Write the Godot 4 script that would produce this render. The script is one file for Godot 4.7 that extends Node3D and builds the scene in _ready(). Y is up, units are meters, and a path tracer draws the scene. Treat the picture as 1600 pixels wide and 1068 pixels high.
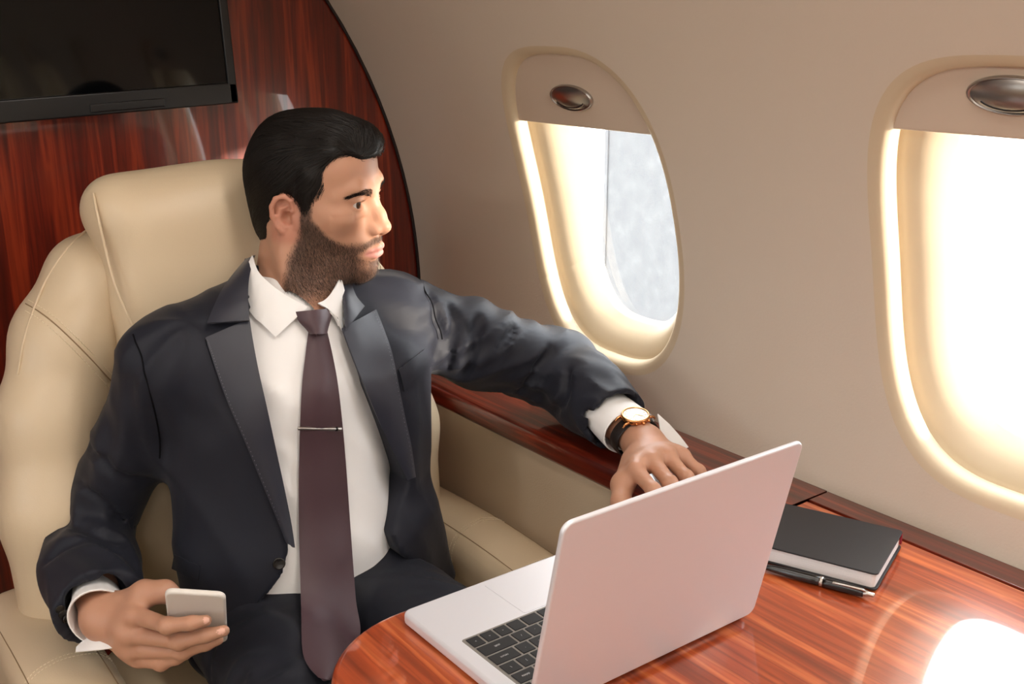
extends Node3D
# A man in a dark suit by the window of a business jet cabin. Metres, y up; the camera stands at the origin, -z is the bulkhead, +x the window wall.
const FOC := 1650.0                     # focal length in pixels of the 1600 x 1068 frame
const YAW := 37.0
const PITCH := 16.5
const XC := 0.13                        # cabin axis and radius
const YC := -0.55
const RW := 1.05
const FLOOR := -1.313
const TABLE := -0.623
const BULK := -1.90
var cf: Vector3
var cr: Vector3
var cu: Vector3
var M := {}
var taken := {}

# ---------------------------------------------------------------- mesh builder
class MB:
	var v := PackedVector3Array()
	var uv := PackedVector2Array()
	var c := PackedColorArray()
	var idx := PackedInt32Array()
	var colored := false
	func grid(rows: Array, closed := false, flip := false) -> void:
		var w: int = rows[0].size()
		var base := v.size()
		var acc_v := 0.0
		for j in rows.size():
			var row: PackedVector3Array = rows[j]
			if j > 0:
				acc_v += row[w / 2].distance_to(rows[j - 1][w / 2])
			var acc_u := 0.0
			for i in w + (1 if closed else 0):
				var p := row[i % w]
				if i > 0:
					acc_u += p.distance_to(row[i - 1])
				v.append(p)
				uv.append(Vector2(acc_u, acc_v))
		var n := w + (1 if closed else 0)
		for j in rows.size() - 1:
			for i in n - 1:
				var a := base + j * n + i
				quad(a, a + 1, a + n + 1, a + n, flip)
	func quad(a: int, b: int, d: int, e: int, flip := false) -> void:
		if flip:
			idx.append_array(PackedInt32Array([a, e, d, a, d, b]))
		else:
			idx.append_array(PackedInt32Array([a, b, d, a, d, e]))
	func star(pts: PackedVector3Array, flip := false) -> void:
		var mid := Vector3.ZERO
		for p in pts:
			mid += p / pts.size()
		var q := PackedVector3Array([mid])
		q.append_array(pts)
		q.append(pts[0])
		fan(q, flip)
	func fan(pts: PackedVector3Array, flip := false) -> void:
		var base := v.size()
		for p in pts:
			v.append(p)
			uv.append(Vector2(p.x, p.z))
		for i in range(1, pts.size() - 1):
			if flip:
				idx.append_array(PackedInt32Array([base, base + i + 1, base + i]))
			else:
				idx.append_array(PackedInt32Array([base, base + i, base + i + 1]))
	# box with rounded edges
	func rbox(xf: Transform3D, h: Vector3, r: float, seg := 3) -> void:
		r = minf(r, minf(h.x, minf(h.y, h.z)) * 0.999)
		for axis in 3:
			for s in [-1.0, 1.0]:
				var ua := (axis + 1) % 3
				var va := (axis + 2) % 3
				var us := _steps(h[ua], r, seg)
				var vs := _steps(h[va], r, seg)
				var rows := []
				for b in vs:
					var row := PackedVector3Array()
					for a in us:
						var p := Vector3()
						p[axis] = h[axis] * s
						p[ua] = a
						p[va] = b
						var q := p.clamp(-(h - Vector3.ONE * r), h - Vector3.ONE * r)
						row.append(xf * (q + (p - q).normalized() * r if r > 0.0 else p))
					rows.append(row)
				grid(rows, false, s > 0)
	func _steps(h: float, r: float, seg: int) -> PackedFloat32Array:
		var o := PackedFloat32Array()
		for i in seg + 1:
			o.append(-h + r * (1.0 - cos(PI / 2 * i / seg)) if r > 0.0 else -h)
		for i in seg + 1:
			o.append(-o[seg - i])
		if r <= 0.0:
			return PackedFloat32Array([-h, h])
		return o
	func tube(path: PackedVector3Array, rad: PackedFloat32Array, sides := 8, capped := true, squash := 1.0, hint := Vector3.ZERO) -> void:
		var n := path.size()
		var t := (path[1] - path[0]).normalized()
		var up := hint if hint != Vector3.ZERO else (Vector3.UP if absf(t.y) < 0.9 else Vector3.RIGHT)
		var rows := []
		for i in n:
			t = (path[mini(i + 1, n - 1)] - path[maxi(i - 1, 0)]).normalized()
			up = (up - t * up.dot(t)).normalized()
			var side := t.cross(up)
			var r := rad[mini(i, rad.size() - 1)]
			var row := PackedVector3Array()
			for k in sides:
				var a := TAU * k / sides
				row.append(path[i] + side * (cos(a) * r) + up * (sin(a) * r * squash))
			rows.append(row)
			if capped and (i == 0 or i == n - 1):
				var tip := PackedVector3Array()
				tip.resize(sides)
				tip.fill(path[i] + t * (-0.35 * r if i == 0 else 0.35 * r))
				if i == 0:
					rows.insert(0, tip)
				else:
					rows.append(tip)
		grid(rows, true)
	# surface of revolution about the local y axis: profile of (radius, height)
	func lathe(xf: Transform3D, prof: Array, sides := 24, sx := 1.0, sz := 1.0) -> void:
		var rows := []
		for q in prof:
			var row := PackedVector3Array()
			for k in sides:
				var a := TAU * k / sides
				row.append(xf * Vector3(cos(a) * q[0] * sx, q[1], sin(a) * q[0] * sz))
			rows.append(row)
		grid(rows, true, true)
	# flat convex outline (x, z) between two heights with rounded rims
	func slab(xf: Transform3D, poly: PackedVector2Array, y0: float, y1: float, r: float, seg := 4) -> void:
		var n := poly.size()
		var nor := PackedVector2Array()
		for i in n:
			var e := (poly[(i + 1) % n] - poly[(i + n - 1) % n]).normalized()
			nor.append(Vector2(e.y, -e.x))
		var area := 0.0
		for i in n:
			area += poly[i].cross(poly[(i + 1) % n])
		var sg := 1.0 if area > 0 else -1.0
		var prof := [[r, y0]]
		for k in seg + 1:
			prof.append([r - r * sin(PI / 2 * k / seg), y0 + r - r * cos(PI / 2 * k / seg)])
		for k in seg + 1:
			prof.append([r - r * cos(PI / 2 * k / seg), y1 - r + r * sin(PI / 2 * k / seg)])
		var rows := []
		for q in prof:
			var row := PackedVector3Array()
			for i in n:
				var p: Vector2 = poly[i] - nor[i] * (sg * float(q[0]))
				row.append(xf * Vector3(p.x, q[1], p.y))
			rows.append(row)
		grid(rows, true, sg > 0)
		star(rows[rows.size() - 1], sg < 0)
		star(rows[0], sg > 0)
	func add(o: MB) -> void:
		var base := v.size()
		v.append_array(o.v)
		uv.append_array(o.uv)
		c.append_array(o.c)
		for i in o.idx:
			idx.append(i + base)
	func mesh() -> ArrayMesh:
		var nn := PackedVector3Array()
		nn.resize(v.size())
		for i in range(0, idx.size(), 3):
			var a := idx[i]
			var b := idx[i + 1]
			var d := idx[i + 2]
			var f := (v[d] - v[a]).cross(v[b] - v[a])
			nn[a] += f
			nn[b] += f
			nn[d] += f
		# weld normals of vertices in one place on the same smooth sheet
		var same := {}
		for i in v.size():
			var key := Vector3i((v[i] * 20000.0).round())
			if same.has(key):
				same[key].append(i)
			else:
				same[key] = PackedInt32Array([i])
		for key in same:
			var l: PackedInt32Array = same[key]
			if l.size() > 1:
				var old := PackedVector3Array()
				for i in l:
					old.append(nn[i].normalized())
				for x in l.size():
					var s := Vector3.ZERO
					for y in l.size():
						if old[x].dot(old[y]) > 0.6:
							s += nn[l[y]].normalized()
					nn[l[x]] = s if s.length_squared() > 0 else Vector3.UP
		for i in nn.size():
			nn[i] = nn[i].normalized() if nn[i].length_squared() > 0 else Vector3.UP
		var arr := []
		arr.resize(Mesh.ARRAY_MAX)
		arr[Mesh.ARRAY_VERTEX] = v
		arr[Mesh.ARRAY_NORMAL] = nn
		arr[Mesh.ARRAY_TEX_UV] = uv
		if c.size() == v.size() and c.size() > 0:
			arr[Mesh.ARRAY_COLOR] = c
		arr[Mesh.ARRAY_INDEX] = idx
		var m := ArrayMesh.new()
		m.add_surface_from_arrays(Mesh.PRIMITIVE_TRIANGLES, arr)
		return m

# ---------------------------------------------------------------- signed distance shapes, meshed as surface nets
class Field:
	var T := PackedInt32Array()
	var OP := PackedInt32Array()
	var K := PackedFloat32Array()
	var A := PackedVector3Array()
	var B := PackedVector3Array()
	var INV := PackedFloat32Array()
	var RA := PackedFloat32Array()
	var RB := PackedFloat32Array()
	var X: Array[Transform3D] = []
	var SYM := PackedByteArray()
	var polys := {}
	var mirror := false
	var bumpy := false
	var tinted := false
	var all := PackedInt32Array()
	var cell := 0.005
	var lo := Vector3.ZERO
	var hi := Vector3.ONE
	var verts := PackedVector3Array()
	var norms := PackedVector3Array()
	var idx := PackedInt32Array()
	func _push(t: int, op: int, k: float, a: Vector3, b: Vector3, inv: float, ra: float, rb: float, x: Transform3D) -> void:
		T.append(t); OP.append(op); K.append(maxf(k, 0.00001)); A.append(a); B.append(b); INV.append(inv); RA.append(ra); RB.append(rb); X.append(x); SYM.append(1 if mirror else 0)
		all.append(T.size() - 1)
	func cap(a: Vector3, b: Vector3, ra: float, rb: float, k := 0.0, op := 0) -> void:
		var ba := b - a
		_push(0, op, k, a, ba, 1.0 / maxf(ba.length_squared(), 1e-9), ra, rb, Transform3D())
	func ball(a: Vector3, r: float, k := 0.0, op := 0) -> void:
		cap(a, a + Vector3(0, 0.0001, 0), r, r, k, op)
	func chain(pts: Array, rad: Array, k := 0.0, op := 0) -> void:
		for i in pts.size() - 1:
			cap(pts[i], pts[i + 1], rad[i], rad[i + 1], k, op)
	func ell(cn: Vector3, r: Vector3, k := 0.0, op := 0, bas := Basis()) -> void:
		_push(1, op, k, r, Vector3(1.0 / r.x, 1.0 / r.y, 1.0 / r.z), 0, minf(r.x, minf(r.y, r.z)), 0, Transform3D(bas, cn).affine_inverse())
	func box(cn: Vector3, h: Vector3, r: float, k := 0.0, op := 0, bas := Basis()) -> void:
		_push(2, op, k, h - Vector3.ONE * r, Vector3.ZERO, 0, r, 0, Transform3D(bas, cn).affine_inverse())
	# outline in x and y, everything in front of z0
	func front(poly: PackedVector2Array, z0: float, k := 0.0, op := 1) -> void:
		_push(3, op, k, Vector3(0, 0, z0), Vector3.ZERO, 0, 0, 0, Transform3D())
		polys[T.size() - 1] = poly
	func prism(i: int, p: Vector3) -> float:
		var poly: PackedVector2Array = polys[i]
		var q := Vector2(p.x, p.y)
		var n := poly.size()
		var d := 1e9
		var inside := false
		var b := poly[n - 1]
		for a in poly:
			var e := b - a
			var w := q - a
			var r := w - e * clampf(w.dot(e) / maxf(e.length_squared(), 1e-9), 0.0, 1.0)
			d = minf(d, r.length_squared())
			if (a.y > q.y) != (b.y > q.y) and q.x < (b.x - a.x) * (q.y - a.y) / (b.y - a.y) + a.x:
				inside = not inside
			b = a
		d = sqrt(d) * (-1.0 if inside else 1.0)
		return maxf(d, A[i].z - p.z)
	func one(i: int, p: Vector3) -> float:
		var t := T[i]
		if t == 0:
			var pa := p - A[i]
			var ba := B[i]
			var h := clampf(pa.dot(ba) * INV[i], 0.0, 1.0)
			return (pa - ba * h).length() - RA[i] - (RB[i] - RA[i]) * h
		if t == 1:
			var q := X[i] * p
			var iv := B[i]
			var k0v := q * iv
			var k0 := k0v.length()
			var k1 := (k0v * iv).length()
			return k0 * (k0 - 1.0) / k1 if k1 > 1e-6 else -RA[i]
		if t == 3:
			return prism(i, p)
		var w := (X[i] * p).abs() - A[i]
		return w.max(Vector3.ZERO).length() + minf(maxf(w.x, maxf(w.y, w.z)), 0.0) - RA[i]
	func val(p: Vector3, act: PackedInt32Array) -> float:
		var pm := Vector3(absf(p.x), p.y, p.z)
		var d := 1.0
		for i in act:
			var e := one(i, pm if SYM[i] else p)
			var k := K[i]
			var op := OP[i]
			if op == 0:
				var h := maxf(k - absf(d - e), 0.0)
				d = minf(d, e) - h * h / k * 0.25
			elif op == 1:
				var h := maxf(k - absf(d + e), 0.0)
				d = maxf(d, -e) + h * h / k * 0.25
			else:
				var h := maxf(k - absf(d - e), 0.0)
				d = maxf(d, e) + h * h / k * 0.25
		return d
	func at(p: Vector3) -> float:
		var d := val(p, all)
		return d + bump(p) if bumpy else d
	func grad(p: Vector3, e := 0.002) -> Vector3:
		return Vector3(val(p + Vector3(e, 0, 0), all) - val(p - Vector3(e, 0, 0), all), val(p + Vector3(0, e, 0), all) - val(p - Vector3(0, e, 0), all), val(p + Vector3(0, 0, e), all) - val(p - Vector3(0, 0, e), all)).normalized()
	# where a line from o along d first meets the surface raised by lift; far away it gives the nearest approach
	func meet(o: Vector3, d: Vector3, t0: float, t1: float, lift := 0.0) -> Vector3:
		var t := t0
		var best := 1e9
		var bt := t0
		for i in 90:
			var e := val(o + d * t, all) - lift
			if e < best:
				best = e
				bt = t
			if e < 0.0004:
				return o + d * t
			t += maxf(e * 0.7, 0.0006)
			if t > t1:
				break
		return o + d * bt
	func build() -> void:
		var n := Vector3i(((hi - lo) / (cell * 4.0)).ceil())
		var nx := n.x * 4 + 1
		var ny := n.y * 4 + 1
		var nz := n.z * 4 + 1
		var g := PackedFloat32Array()
		g.resize(nx * ny * nz)
		g.fill(1000.0)
		var half := cell * 2.0 * 1.7321
		var margin := 0.012
		var blocks := PackedInt32Array()
		for bz in n.z:
			for by in n.y:
				for bx in n.x:
					var ctr := lo + Vector3(bx + 0.5, by + 0.5, bz + 0.5) * (cell * 4.0)
					var pm := Vector3(absf(ctr.x), ctr.y, ctr.z)
					var act := PackedInt32Array()
					var least := 1e9
					var ds := PackedFloat32Array()
					for i in all:
						var e := one(i, pm if SYM[i] else ctr)
						ds.append(e)
						if OP[i] == 0:
							least = minf(least, e)
					if least > half + margin + 0.02:
						continue
					var slack := half * 2.0 + 0.006
					for i in all:
						if OP[i] == 0:
							if ds[i] < least + slack + K[i]:
								act.append(i)
						elif OP[i] == 1:
							if ds[i] < half + K[i] + 0.004:
								act.append(i)
						elif ds[i] > -half - K[i] - 0.004:
							act.append(i)
					var dc := val(ctr, act)
					if absf(dc) > half * 1.35 + margin:
						continue
					blocks.append(bx + n.x * (by + n.y * bz))
					for k in 5:
						for j in 5:
							var o := (bx * 4) + nx * ((by * 4 + j) + ny * (bz * 4 + k))
							for i in 5:
								if g[o + i] > 999.0:
									var p := lo + Vector3(bx * 4 + i, by * 4 + j, bz * 4 + k) * cell
									var d := val(p, act)
									g[o + i] = d + bump(p) if bumpy else d
		var at_cell := {}
		var off := PackedInt32Array([0, 1, nx, nx + 1, nx * ny, nx * ny + 1, nx * ny + nx, nx * ny + nx + 1])
		var cs := PackedInt32Array()
		for b in blocks:
			var bx := b % n.x
			var by := (b / n.x) % n.y
			var bz := b / (n.x * n.y)
			for k in 4:
				for j in 4:
					for i in 4:
						var o := (bx * 4 + i) + nx * ((by * 4 + j) + ny * (bz * 4 + k))
						var f0 := g[o]
						var inside := f0 < 0.0
						var cross := false
						for q in 8:
							if (g[o + off[q]] < 0.0) != inside:
								cross = true
								break
						if not cross:
							continue
						var sum := Vector3.ZERO
						var cnt := 0
						var gv := PackedFloat32Array()
						for q in 8:
							gv.append(g[o + off[q]])
						for e in [[0, 1], [2, 3], [4, 5], [6, 7], [0, 2], [1, 3], [4, 6], [5, 7], [0, 4], [1, 5], [2, 6], [3, 7]]:
							var va := gv[e[0]]
							var vb := gv[e[1]]
							if (va < 0.0) != (vb < 0.0):
								var t := va / (va - vb)
								var pa := Vector3(e[0] & 1, (e[0] >> 1) & 1, e[0] >> 2)
								var pb := Vector3(e[1] & 1, (e[1] >> 1) & 1, e[1] >> 2)
								sum += pa.lerp(pb, t)
								cnt += 1
						at_cell[o] = verts.size()
						cs.append(o)
						verts.append(lo + (Vector3(bx * 4 + i, by * 4 + j, bz * 4 + k) + sum / cnt) * cell)
		norms.resize(verts.size())
		var sx := 1
		var sy := nx
		var sz := nx * ny
		for o in cs:
			var ins := g[o] < 0.0
			for ax in 3:
				var s: int = [sx, sy, sz][ax]
				if (g[o + s] < 0.0) == ins:
					continue
				var s1: int = [sy, sz, sx][ax]
				var s2: int = [sz, sx, sy][ax]
				if not (at_cell.has(o - s1) and at_cell.has(o - s2) and at_cell.has(o - s1 - s2)):
					continue
				var a: int = at_cell[o]
				var b2: int = at_cell[o - s1]
				var c2: int = at_cell[o - s1 - s2]
				var d2: int = at_cell[o - s2]
				if ins:
					idx.append_array(PackedInt32Array([a, c2, b2, a, d2, c2]))
				else:
					idx.append_array(PackedInt32Array([a, b2, c2, a, c2, d2]))
		for i in range(0, idx.size(), 3):
			var fn := (verts[idx[i + 2]] - verts[idx[i]]).cross(verts[idx[i + 1]] - verts[idx[i]])
			for q in 3:
				norms[idx[i + q]] += fn
		for i in norms.size():
			norms[i] = norms[i].normalized()
	func bump(_p: Vector3) -> float:
		return 0.0
	func tint(_p: Vector3, _n: Vector3) -> Color:
		return Color.WHITE
	func into(mb: MB, xf := Transform3D()) -> void:
		var base := mb.v.size()
		for i in verts.size():
			mb.v.append(xf * verts[i])
			mb.uv.append(Vector2(verts[i].x, verts[i].y))
			if tinted:
				mb.c.append(tint(verts[i], norms[i]))
		for i in idx:
			mb.idx.append(i + base)

# ---------------------------------------------------------------- naming and tagging
func px(x: float, y: float, d: float) -> Vector3:
	return (cf + cr * ((x - 800.0) / FOC) + cu * ((534.0 - y) / FOC)) * d

func ray(x: float, y: float) -> Vector3:
	return cf + cr * ((x - 800.0) / FOC) + cu * ((534.0 - y) / FOC)

func numbered(n: String) -> String:
	taken[n] = taken.get(n, -1) + 1
	return n if taken[n] == 0 else "%s_%03d" % [n, taken[n]]

func tag(o: Node3D, label := "", category := "", group := "", kind := "") -> Node3D:
	if label: o.set_meta("label", label)
	if category: o.set_meta("category", category)
	if group: o.set_meta("group", group)
	if kind: o.set_meta("kind", kind)
	return o

func thing(called: String, at: Vector3, label: String, category: String, group := "") -> Node3D:
	var o := Node3D.new()
	o.name = numbered(called)
	add_child(o)
	o.position = at
	return tag(o, label, category, group)

func part(mb: MB, called: String, mat: Material, parent: Node3D = self) -> MeshInstance3D:
	return put(mb.mesh(), called, mat, parent)

# meshes are written in scene coordinates; a part is moved back by where its thing stands
func put(m: Mesh, called: String, mat: Material, parent: Node3D = self) -> MeshInstance3D:
	var o := MeshInstance3D.new()
	o.mesh = m
	o.material_override = mat
	o.name = called if parent != self else numbered(called)
	parent.add_child(o, true)
	var q: Node3D = parent
	while q != self:
		o.position -= q.position
		q = q.get_parent()
	return o

func struct(mb: MB, called: String, mat: Material, label: String) -> MeshInstance3D:
	var o := part(mb, called, mat)
	tag(o, label, "", "", "structure")
	return o

# ---------------------------------------------------------------- materials
func noise_tex(seed_: int, freq: float, cols: Array, size := 512, oct := 4, warp := 0.0, kind := FastNoiseLite.TYPE_SIMPLEX_SMOOTH) -> NoiseTexture2D:
	var n := FastNoiseLite.new()
	n.seed = seed_
	n.noise_type = kind
	n.frequency = freq
	n.fractal_octaves = oct
	if warp > 0.0:
		n.domain_warp_enabled = true
		n.domain_warp_amplitude = warp
		n.domain_warp_frequency = freq * 0.7
	var t := NoiseTexture2D.new()
	t.width = size
	t.height = size
	t.seamless = true
	t.noise = n
	if cols.size():
		var g := Gradient.new()
		var offs := PackedFloat32Array()
		var cc := PackedColorArray()
		for q in cols:
			offs.append(q[0])
			cc.append(q[1])
		g.offsets = offs
		g.colors = cc
		t.color_ramp = g
	return t

func mat(called: String, col: Color, rough := 0.5, metal := 0.0, spec := 0.5) -> StandardMaterial3D:
	var m := StandardMaterial3D.new()
	m.resource_name = called
	m.albedo_color = col
	m.roughness = rough
	m.metallic = metal
	m.metallic_specular = spec
	M[called] = m
	return m

func relief(m: StandardMaterial3D, tex: Texture2D, depth_cm: float, scale: float) -> void:
	m.heightmap_enabled = true
	m.heightmap_texture = tex
	m.heightmap_scale = depth_cm
	m.uv1_triplanar = true
	m.uv1_world_triplanar = true
	m.uv1_scale = Vector3.ONE * scale

func rgb(r: float, g: float, b: float) -> Color:
	return Color(r / 255.0, g / 255.0, b / 255.0)

func wood(called: String, dark: Color, mid: Color, light: Color, scale: Vector3, seed_: int) -> StandardMaterial3D:
	var m := mat(called, Color.WHITE, 0.3)
	m.albedo_texture = noise_tex(seed_, 0.012, [[0.0, dark], [0.33, dark.lerp(mid, 0.7)], [0.42, mid], [0.5, dark.lerp(mid, 0.55)], [0.56, mid], [0.72, light], [0.8, mid], [1.0, light]], 1024, 4, 30.0)
	m.uv1_scale = scale
	m.detail_enabled = true
	m.detail_blend_mode = BaseMaterial3D.BLEND_MODE_MUL
	m.detail_uv_layer = BaseMaterial3D.DETAIL_UV_1
	m.detail_albedo = noise_tex(seed_ + 5, 0.035, [[0.0, Color(0.78, 0.73, 0.70)], [0.5, Color(0.93, 0.92, 0.9)], [1.0, Color(1, 1, 1)]], 1024, 3)
	m.clearcoat_enabled = true
	m.clearcoat = 1.0
	m.clearcoat_roughness = 0.03
	return m

func materials() -> void:
	var grain := noise_tex(3, 0.06, [], 512, 4)
	var weave := noise_tex(9, 0.35, [], 512, 2)
	var m := mat("wall", rgb(210, 198, 182), 0.55, 0.0, 0.4)
	relief(m, grain, 0.02, 6.0)
	mat("reveal", rgb(205, 188, 160), 0.45, 0.0, 0.4)
	mat("shade", rgb(206, 190, 172), 0.55, 0.0, 0.4)
	m = mat("ceiling", rgb(228, 220, 208), 0.7)
	m = mat("leather", rgb(214, 194, 163), 0.42, 0.0, 0.5)
	relief(m, noise_tex(21, 0.11, [], 512, 3, 0.0, FastNoiseLite.TYPE_CELLULAR), 0.012, 9.0)
	mat("thread", rgb(232, 216, 188), 0.7)
	m = mat("panel", rgb(190, 170, 144), 0.5, 0.0, 0.45)
	relief(m, grain, 0.015, 8.0)
	m = mat("carpet", rgb(120, 104, 90), 0.95, 0.0, 0.2)
	relief(m, weave, 0.3, 14.0)
	wood("wood_wall", rgb(66, 16, 9), rgb(120, 34, 17), rgb(160, 58, 28), Vector3(2.0, 0.09, 1), 5)
	wood("wood_table_lit", rgb(112, 44, 22), rgb(180, 78, 38), rgb(216, 118, 66), Vector3(1.7, 0.085, 1), 17)  # same wood as the ledge, brightened to stand in for light on it
	wood("wood_ledge", rgb(60, 16, 9), rgb(112, 34, 18), rgb(150, 56, 30), Vector3(3.0, 0.12, 1), 29)  # same wood as the table, without the painted brightness
	mat("groove", rgb(30, 14, 10), 0.7)
	mat("seam", rgb(150, 124, 94), 0.8)
	mat("black_plastic", rgb(18, 18, 20), 0.35, 0.0, 0.5)
	mat("tv_screen", rgb(5, 6, 8), 0.06, 0.0, 0.4)
	mat("steel", rgb(190, 186, 180), 0.28, 1.0)
	mat("dark_steel", rgb(176, 172, 168), 0.3, 1.0)
	mat("gold", rgb(214, 152, 100), 0.25, 1.0)
	mat("aluminium", rgb(226, 226, 231), 0.42, 0.35)
	mat("key_black", rgb(24, 24, 26), 0.55)
	mat("key_print", rgb(200, 200, 200), 0.6)
	mat("keywell", rgb(150, 146, 140), 0.5, 0.6)
	m = mat("book_cover", rgb(30, 30, 33), 0.5)
	relief(m, noise_tex(41, 0.2, [], 256, 3), 0.01, 14.0)
	mat("paper", rgb(226, 222, 222), 0.85, 0.0, 0.2)
	mat("ribbon", rgb(140, 20, 40), 0.6)
	mat("pen_black", rgb(12, 12, 14), 0.2, 0.0, 0.6)
	mat("phone_white", rgb(226, 220, 212), 0.3, 0.0, 0.5)
	mat("phone_glass", rgb(12, 12, 14), 0.05)
	m = mat("glass", Color(1, 1, 1, 0.04), 0.02)
	m.transparency = BaseMaterial3D.TRANSPARENCY_ALPHA
	m = mat("facade", Color.WHITE, 0.9, 0.0, 0.2)
	m.albedo_texture = noise_tex(51, 0.02, [[0.0, rgb(98, 98, 99)], [0.5, rgb(103, 103, 103)], [0.7, rgb(105, 105, 105)], [1.0, rgb(114, 114, 113)]], 512, 6, 30.0)
	m.uv1_triplanar = true
	m.uv1_world_triplanar = true
	m.uv1_scale = Vector3(0.5, 0.5, 0.5)
	mat("tarmac", rgb(196, 196, 192), 0.95, 0.0, 0.2)
	mat("fuselage", rgb(230, 230, 230), 0.5)
	var fill_mat := mat("fill_glow", rgb(255, 246, 230), 0.5)  # glowing face of the added fill lights
	fill_mat.emission_enabled = true
	fill_mat.emission = rgb(255, 238, 214)
	fill_mat.emission_energy_multiplier = 0.8
	people_materials(weave)

# ---------------------------------------------------------------- the cabin
func wall_at(z: float, arc: float, out: float, side: float) -> Vector3:
	var a := arc / RW
	return Vector3(XC + side * (RW + out) * cos(a), YC + (RW + out) * sin(a), z)

const WIN_A := 0.172
const WIN_B := 0.262
const WIN_S := 0.268
const WIN_TOP := 0.98
const WIN_LOW := -0.20

func outline(t: float, inset: float) -> Vector2:
	var c := cos(t)
	var s := sin(t)
	return Vector2((WIN_A - inset) * signf(c) * pow(absf(c), 2.0 / 2.9), (WIN_B - inset) * signf(s) * pow(absf(s), 2.0 / 2.9))

func window_angles(z0: float, z1: float) -> PackedFloat32Array:
	var l := []
	for i in 112:
		l.append(TAU * i / 112.0)
	for z in [z0, z1]:
		for s in [WIN_TOP - WIN_S, WIN_LOW - WIN_S]:
			l.append(fposmod(atan2(s / WIN_B, z / WIN_A), TAU))
	l.sort()
	return PackedFloat32Array(l)

# one length of side wall with its window: the flat field round the window, then the rounded lip
func wall_panel(mb: MB, lip: MB, zc: float, z0: float, z1: float, side: float) -> void:
	var ts := window_angles(z0, z1)
	var rings := []
	var lips := []
	var n := ts.size()
	for k in 7:
		rings.append(PackedVector3Array())
	var prof := [[-0.020, 0.0], [-0.012, 0.0010], [-0.006, 0.0035], [-0.002, 0.0075], [0.0, 0.013], [0.001, 0.021], [0.001, 0.0275], [-0.005, 0.0285], [-0.005, 0.036], [0.004, 0.037], [0.010, 0.0385], [0.021, 0.044], [0.030, 0.052], [0.039, 0.064], [0.046, 0.078], [0.049, 0.082], [0.049, 0.098]]
	for k in prof.size():
		lips.append(PackedVector3Array())
	for t in ts:
		var o := outline(t, -0.020)
		# direction of the elliptic angle, carried on to the panel's rim
		var dir := Vector2(cos(t) * WIN_A, sin(t) * WIN_B)
		var f := 1e9
		if dir.x > 1e-6: f = minf(f, z1 / dir.x)
		if dir.x < -1e-6: f = minf(f, z0 / dir.x)
		if dir.y > 1e-6: f = minf(f, (WIN_TOP - WIN_S) / dir.y)
		if dir.y < -1e-6: f = minf(f, (WIN_LOW - WIN_S) / dir.y)
		var rim := dir * f
		for k in 7:
			var q := rim.lerp(o, k / 6.0)
			rings[k].append(wall_at(zc + q.x, WIN_S + q.y, 0.0, side))
		for k in prof.size():
			var q := outline(t, prof[k][0])
			lips[k].append(wall_at(zc + q.x, WIN_S + q.y, prof[k][1], side))
	mb.grid(rings, true, side < 0)
	lip.grid(lips, true, side < 0)

func pane(zc: float, out: float, inset: float, side: float) -> MB:
	var mb := MB.new()
	var rows := []
	for k in 5:
		var row := PackedVector3Array()
		for i in 64:
			var q := outline(TAU * i / 64.0, inset) * (1.0 - k / 4.0)
			row.append(wall_at(zc + q.x, WIN_S + q.y, out, side))
		rows.append(row)
	mb.grid(rows, true, side < 0)
	return mb

func shade_panel(zc: float, low: float, side: float) -> MB:
	var mb := MB.new()
	var rows := []
	var top := WIN_S + WIN_B + 0.003
	var rows_s := [[low + 0.004, 0.024], [low, 0.022], [low, 0.014], [low + 0.0015, 0.0125], [low + 0.004, 0.012]]
	for k in 15:
		rows_s.append([lerpf(low + 0.004, top, pow((k + 1) / 15.0, 0.75)), 0.012])
	for q in rows_s:
		var s: float = q[0]
		var w := (WIN_A + 0.0035) * pow(maxf(0.0, 1.0 - pow(absf((s - WIN_S) / (WIN_B + 0.003)), 2.9)), 1.0 / 2.9)
		var row := PackedVector3Array()
		for i in 25:
			row.append(wall_at(zc + w * (i / 12.0 - 1.0), s, q[1], side))
		rows.append(row)
	mb.grid(rows, false, side < 0)
	return mb

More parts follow.
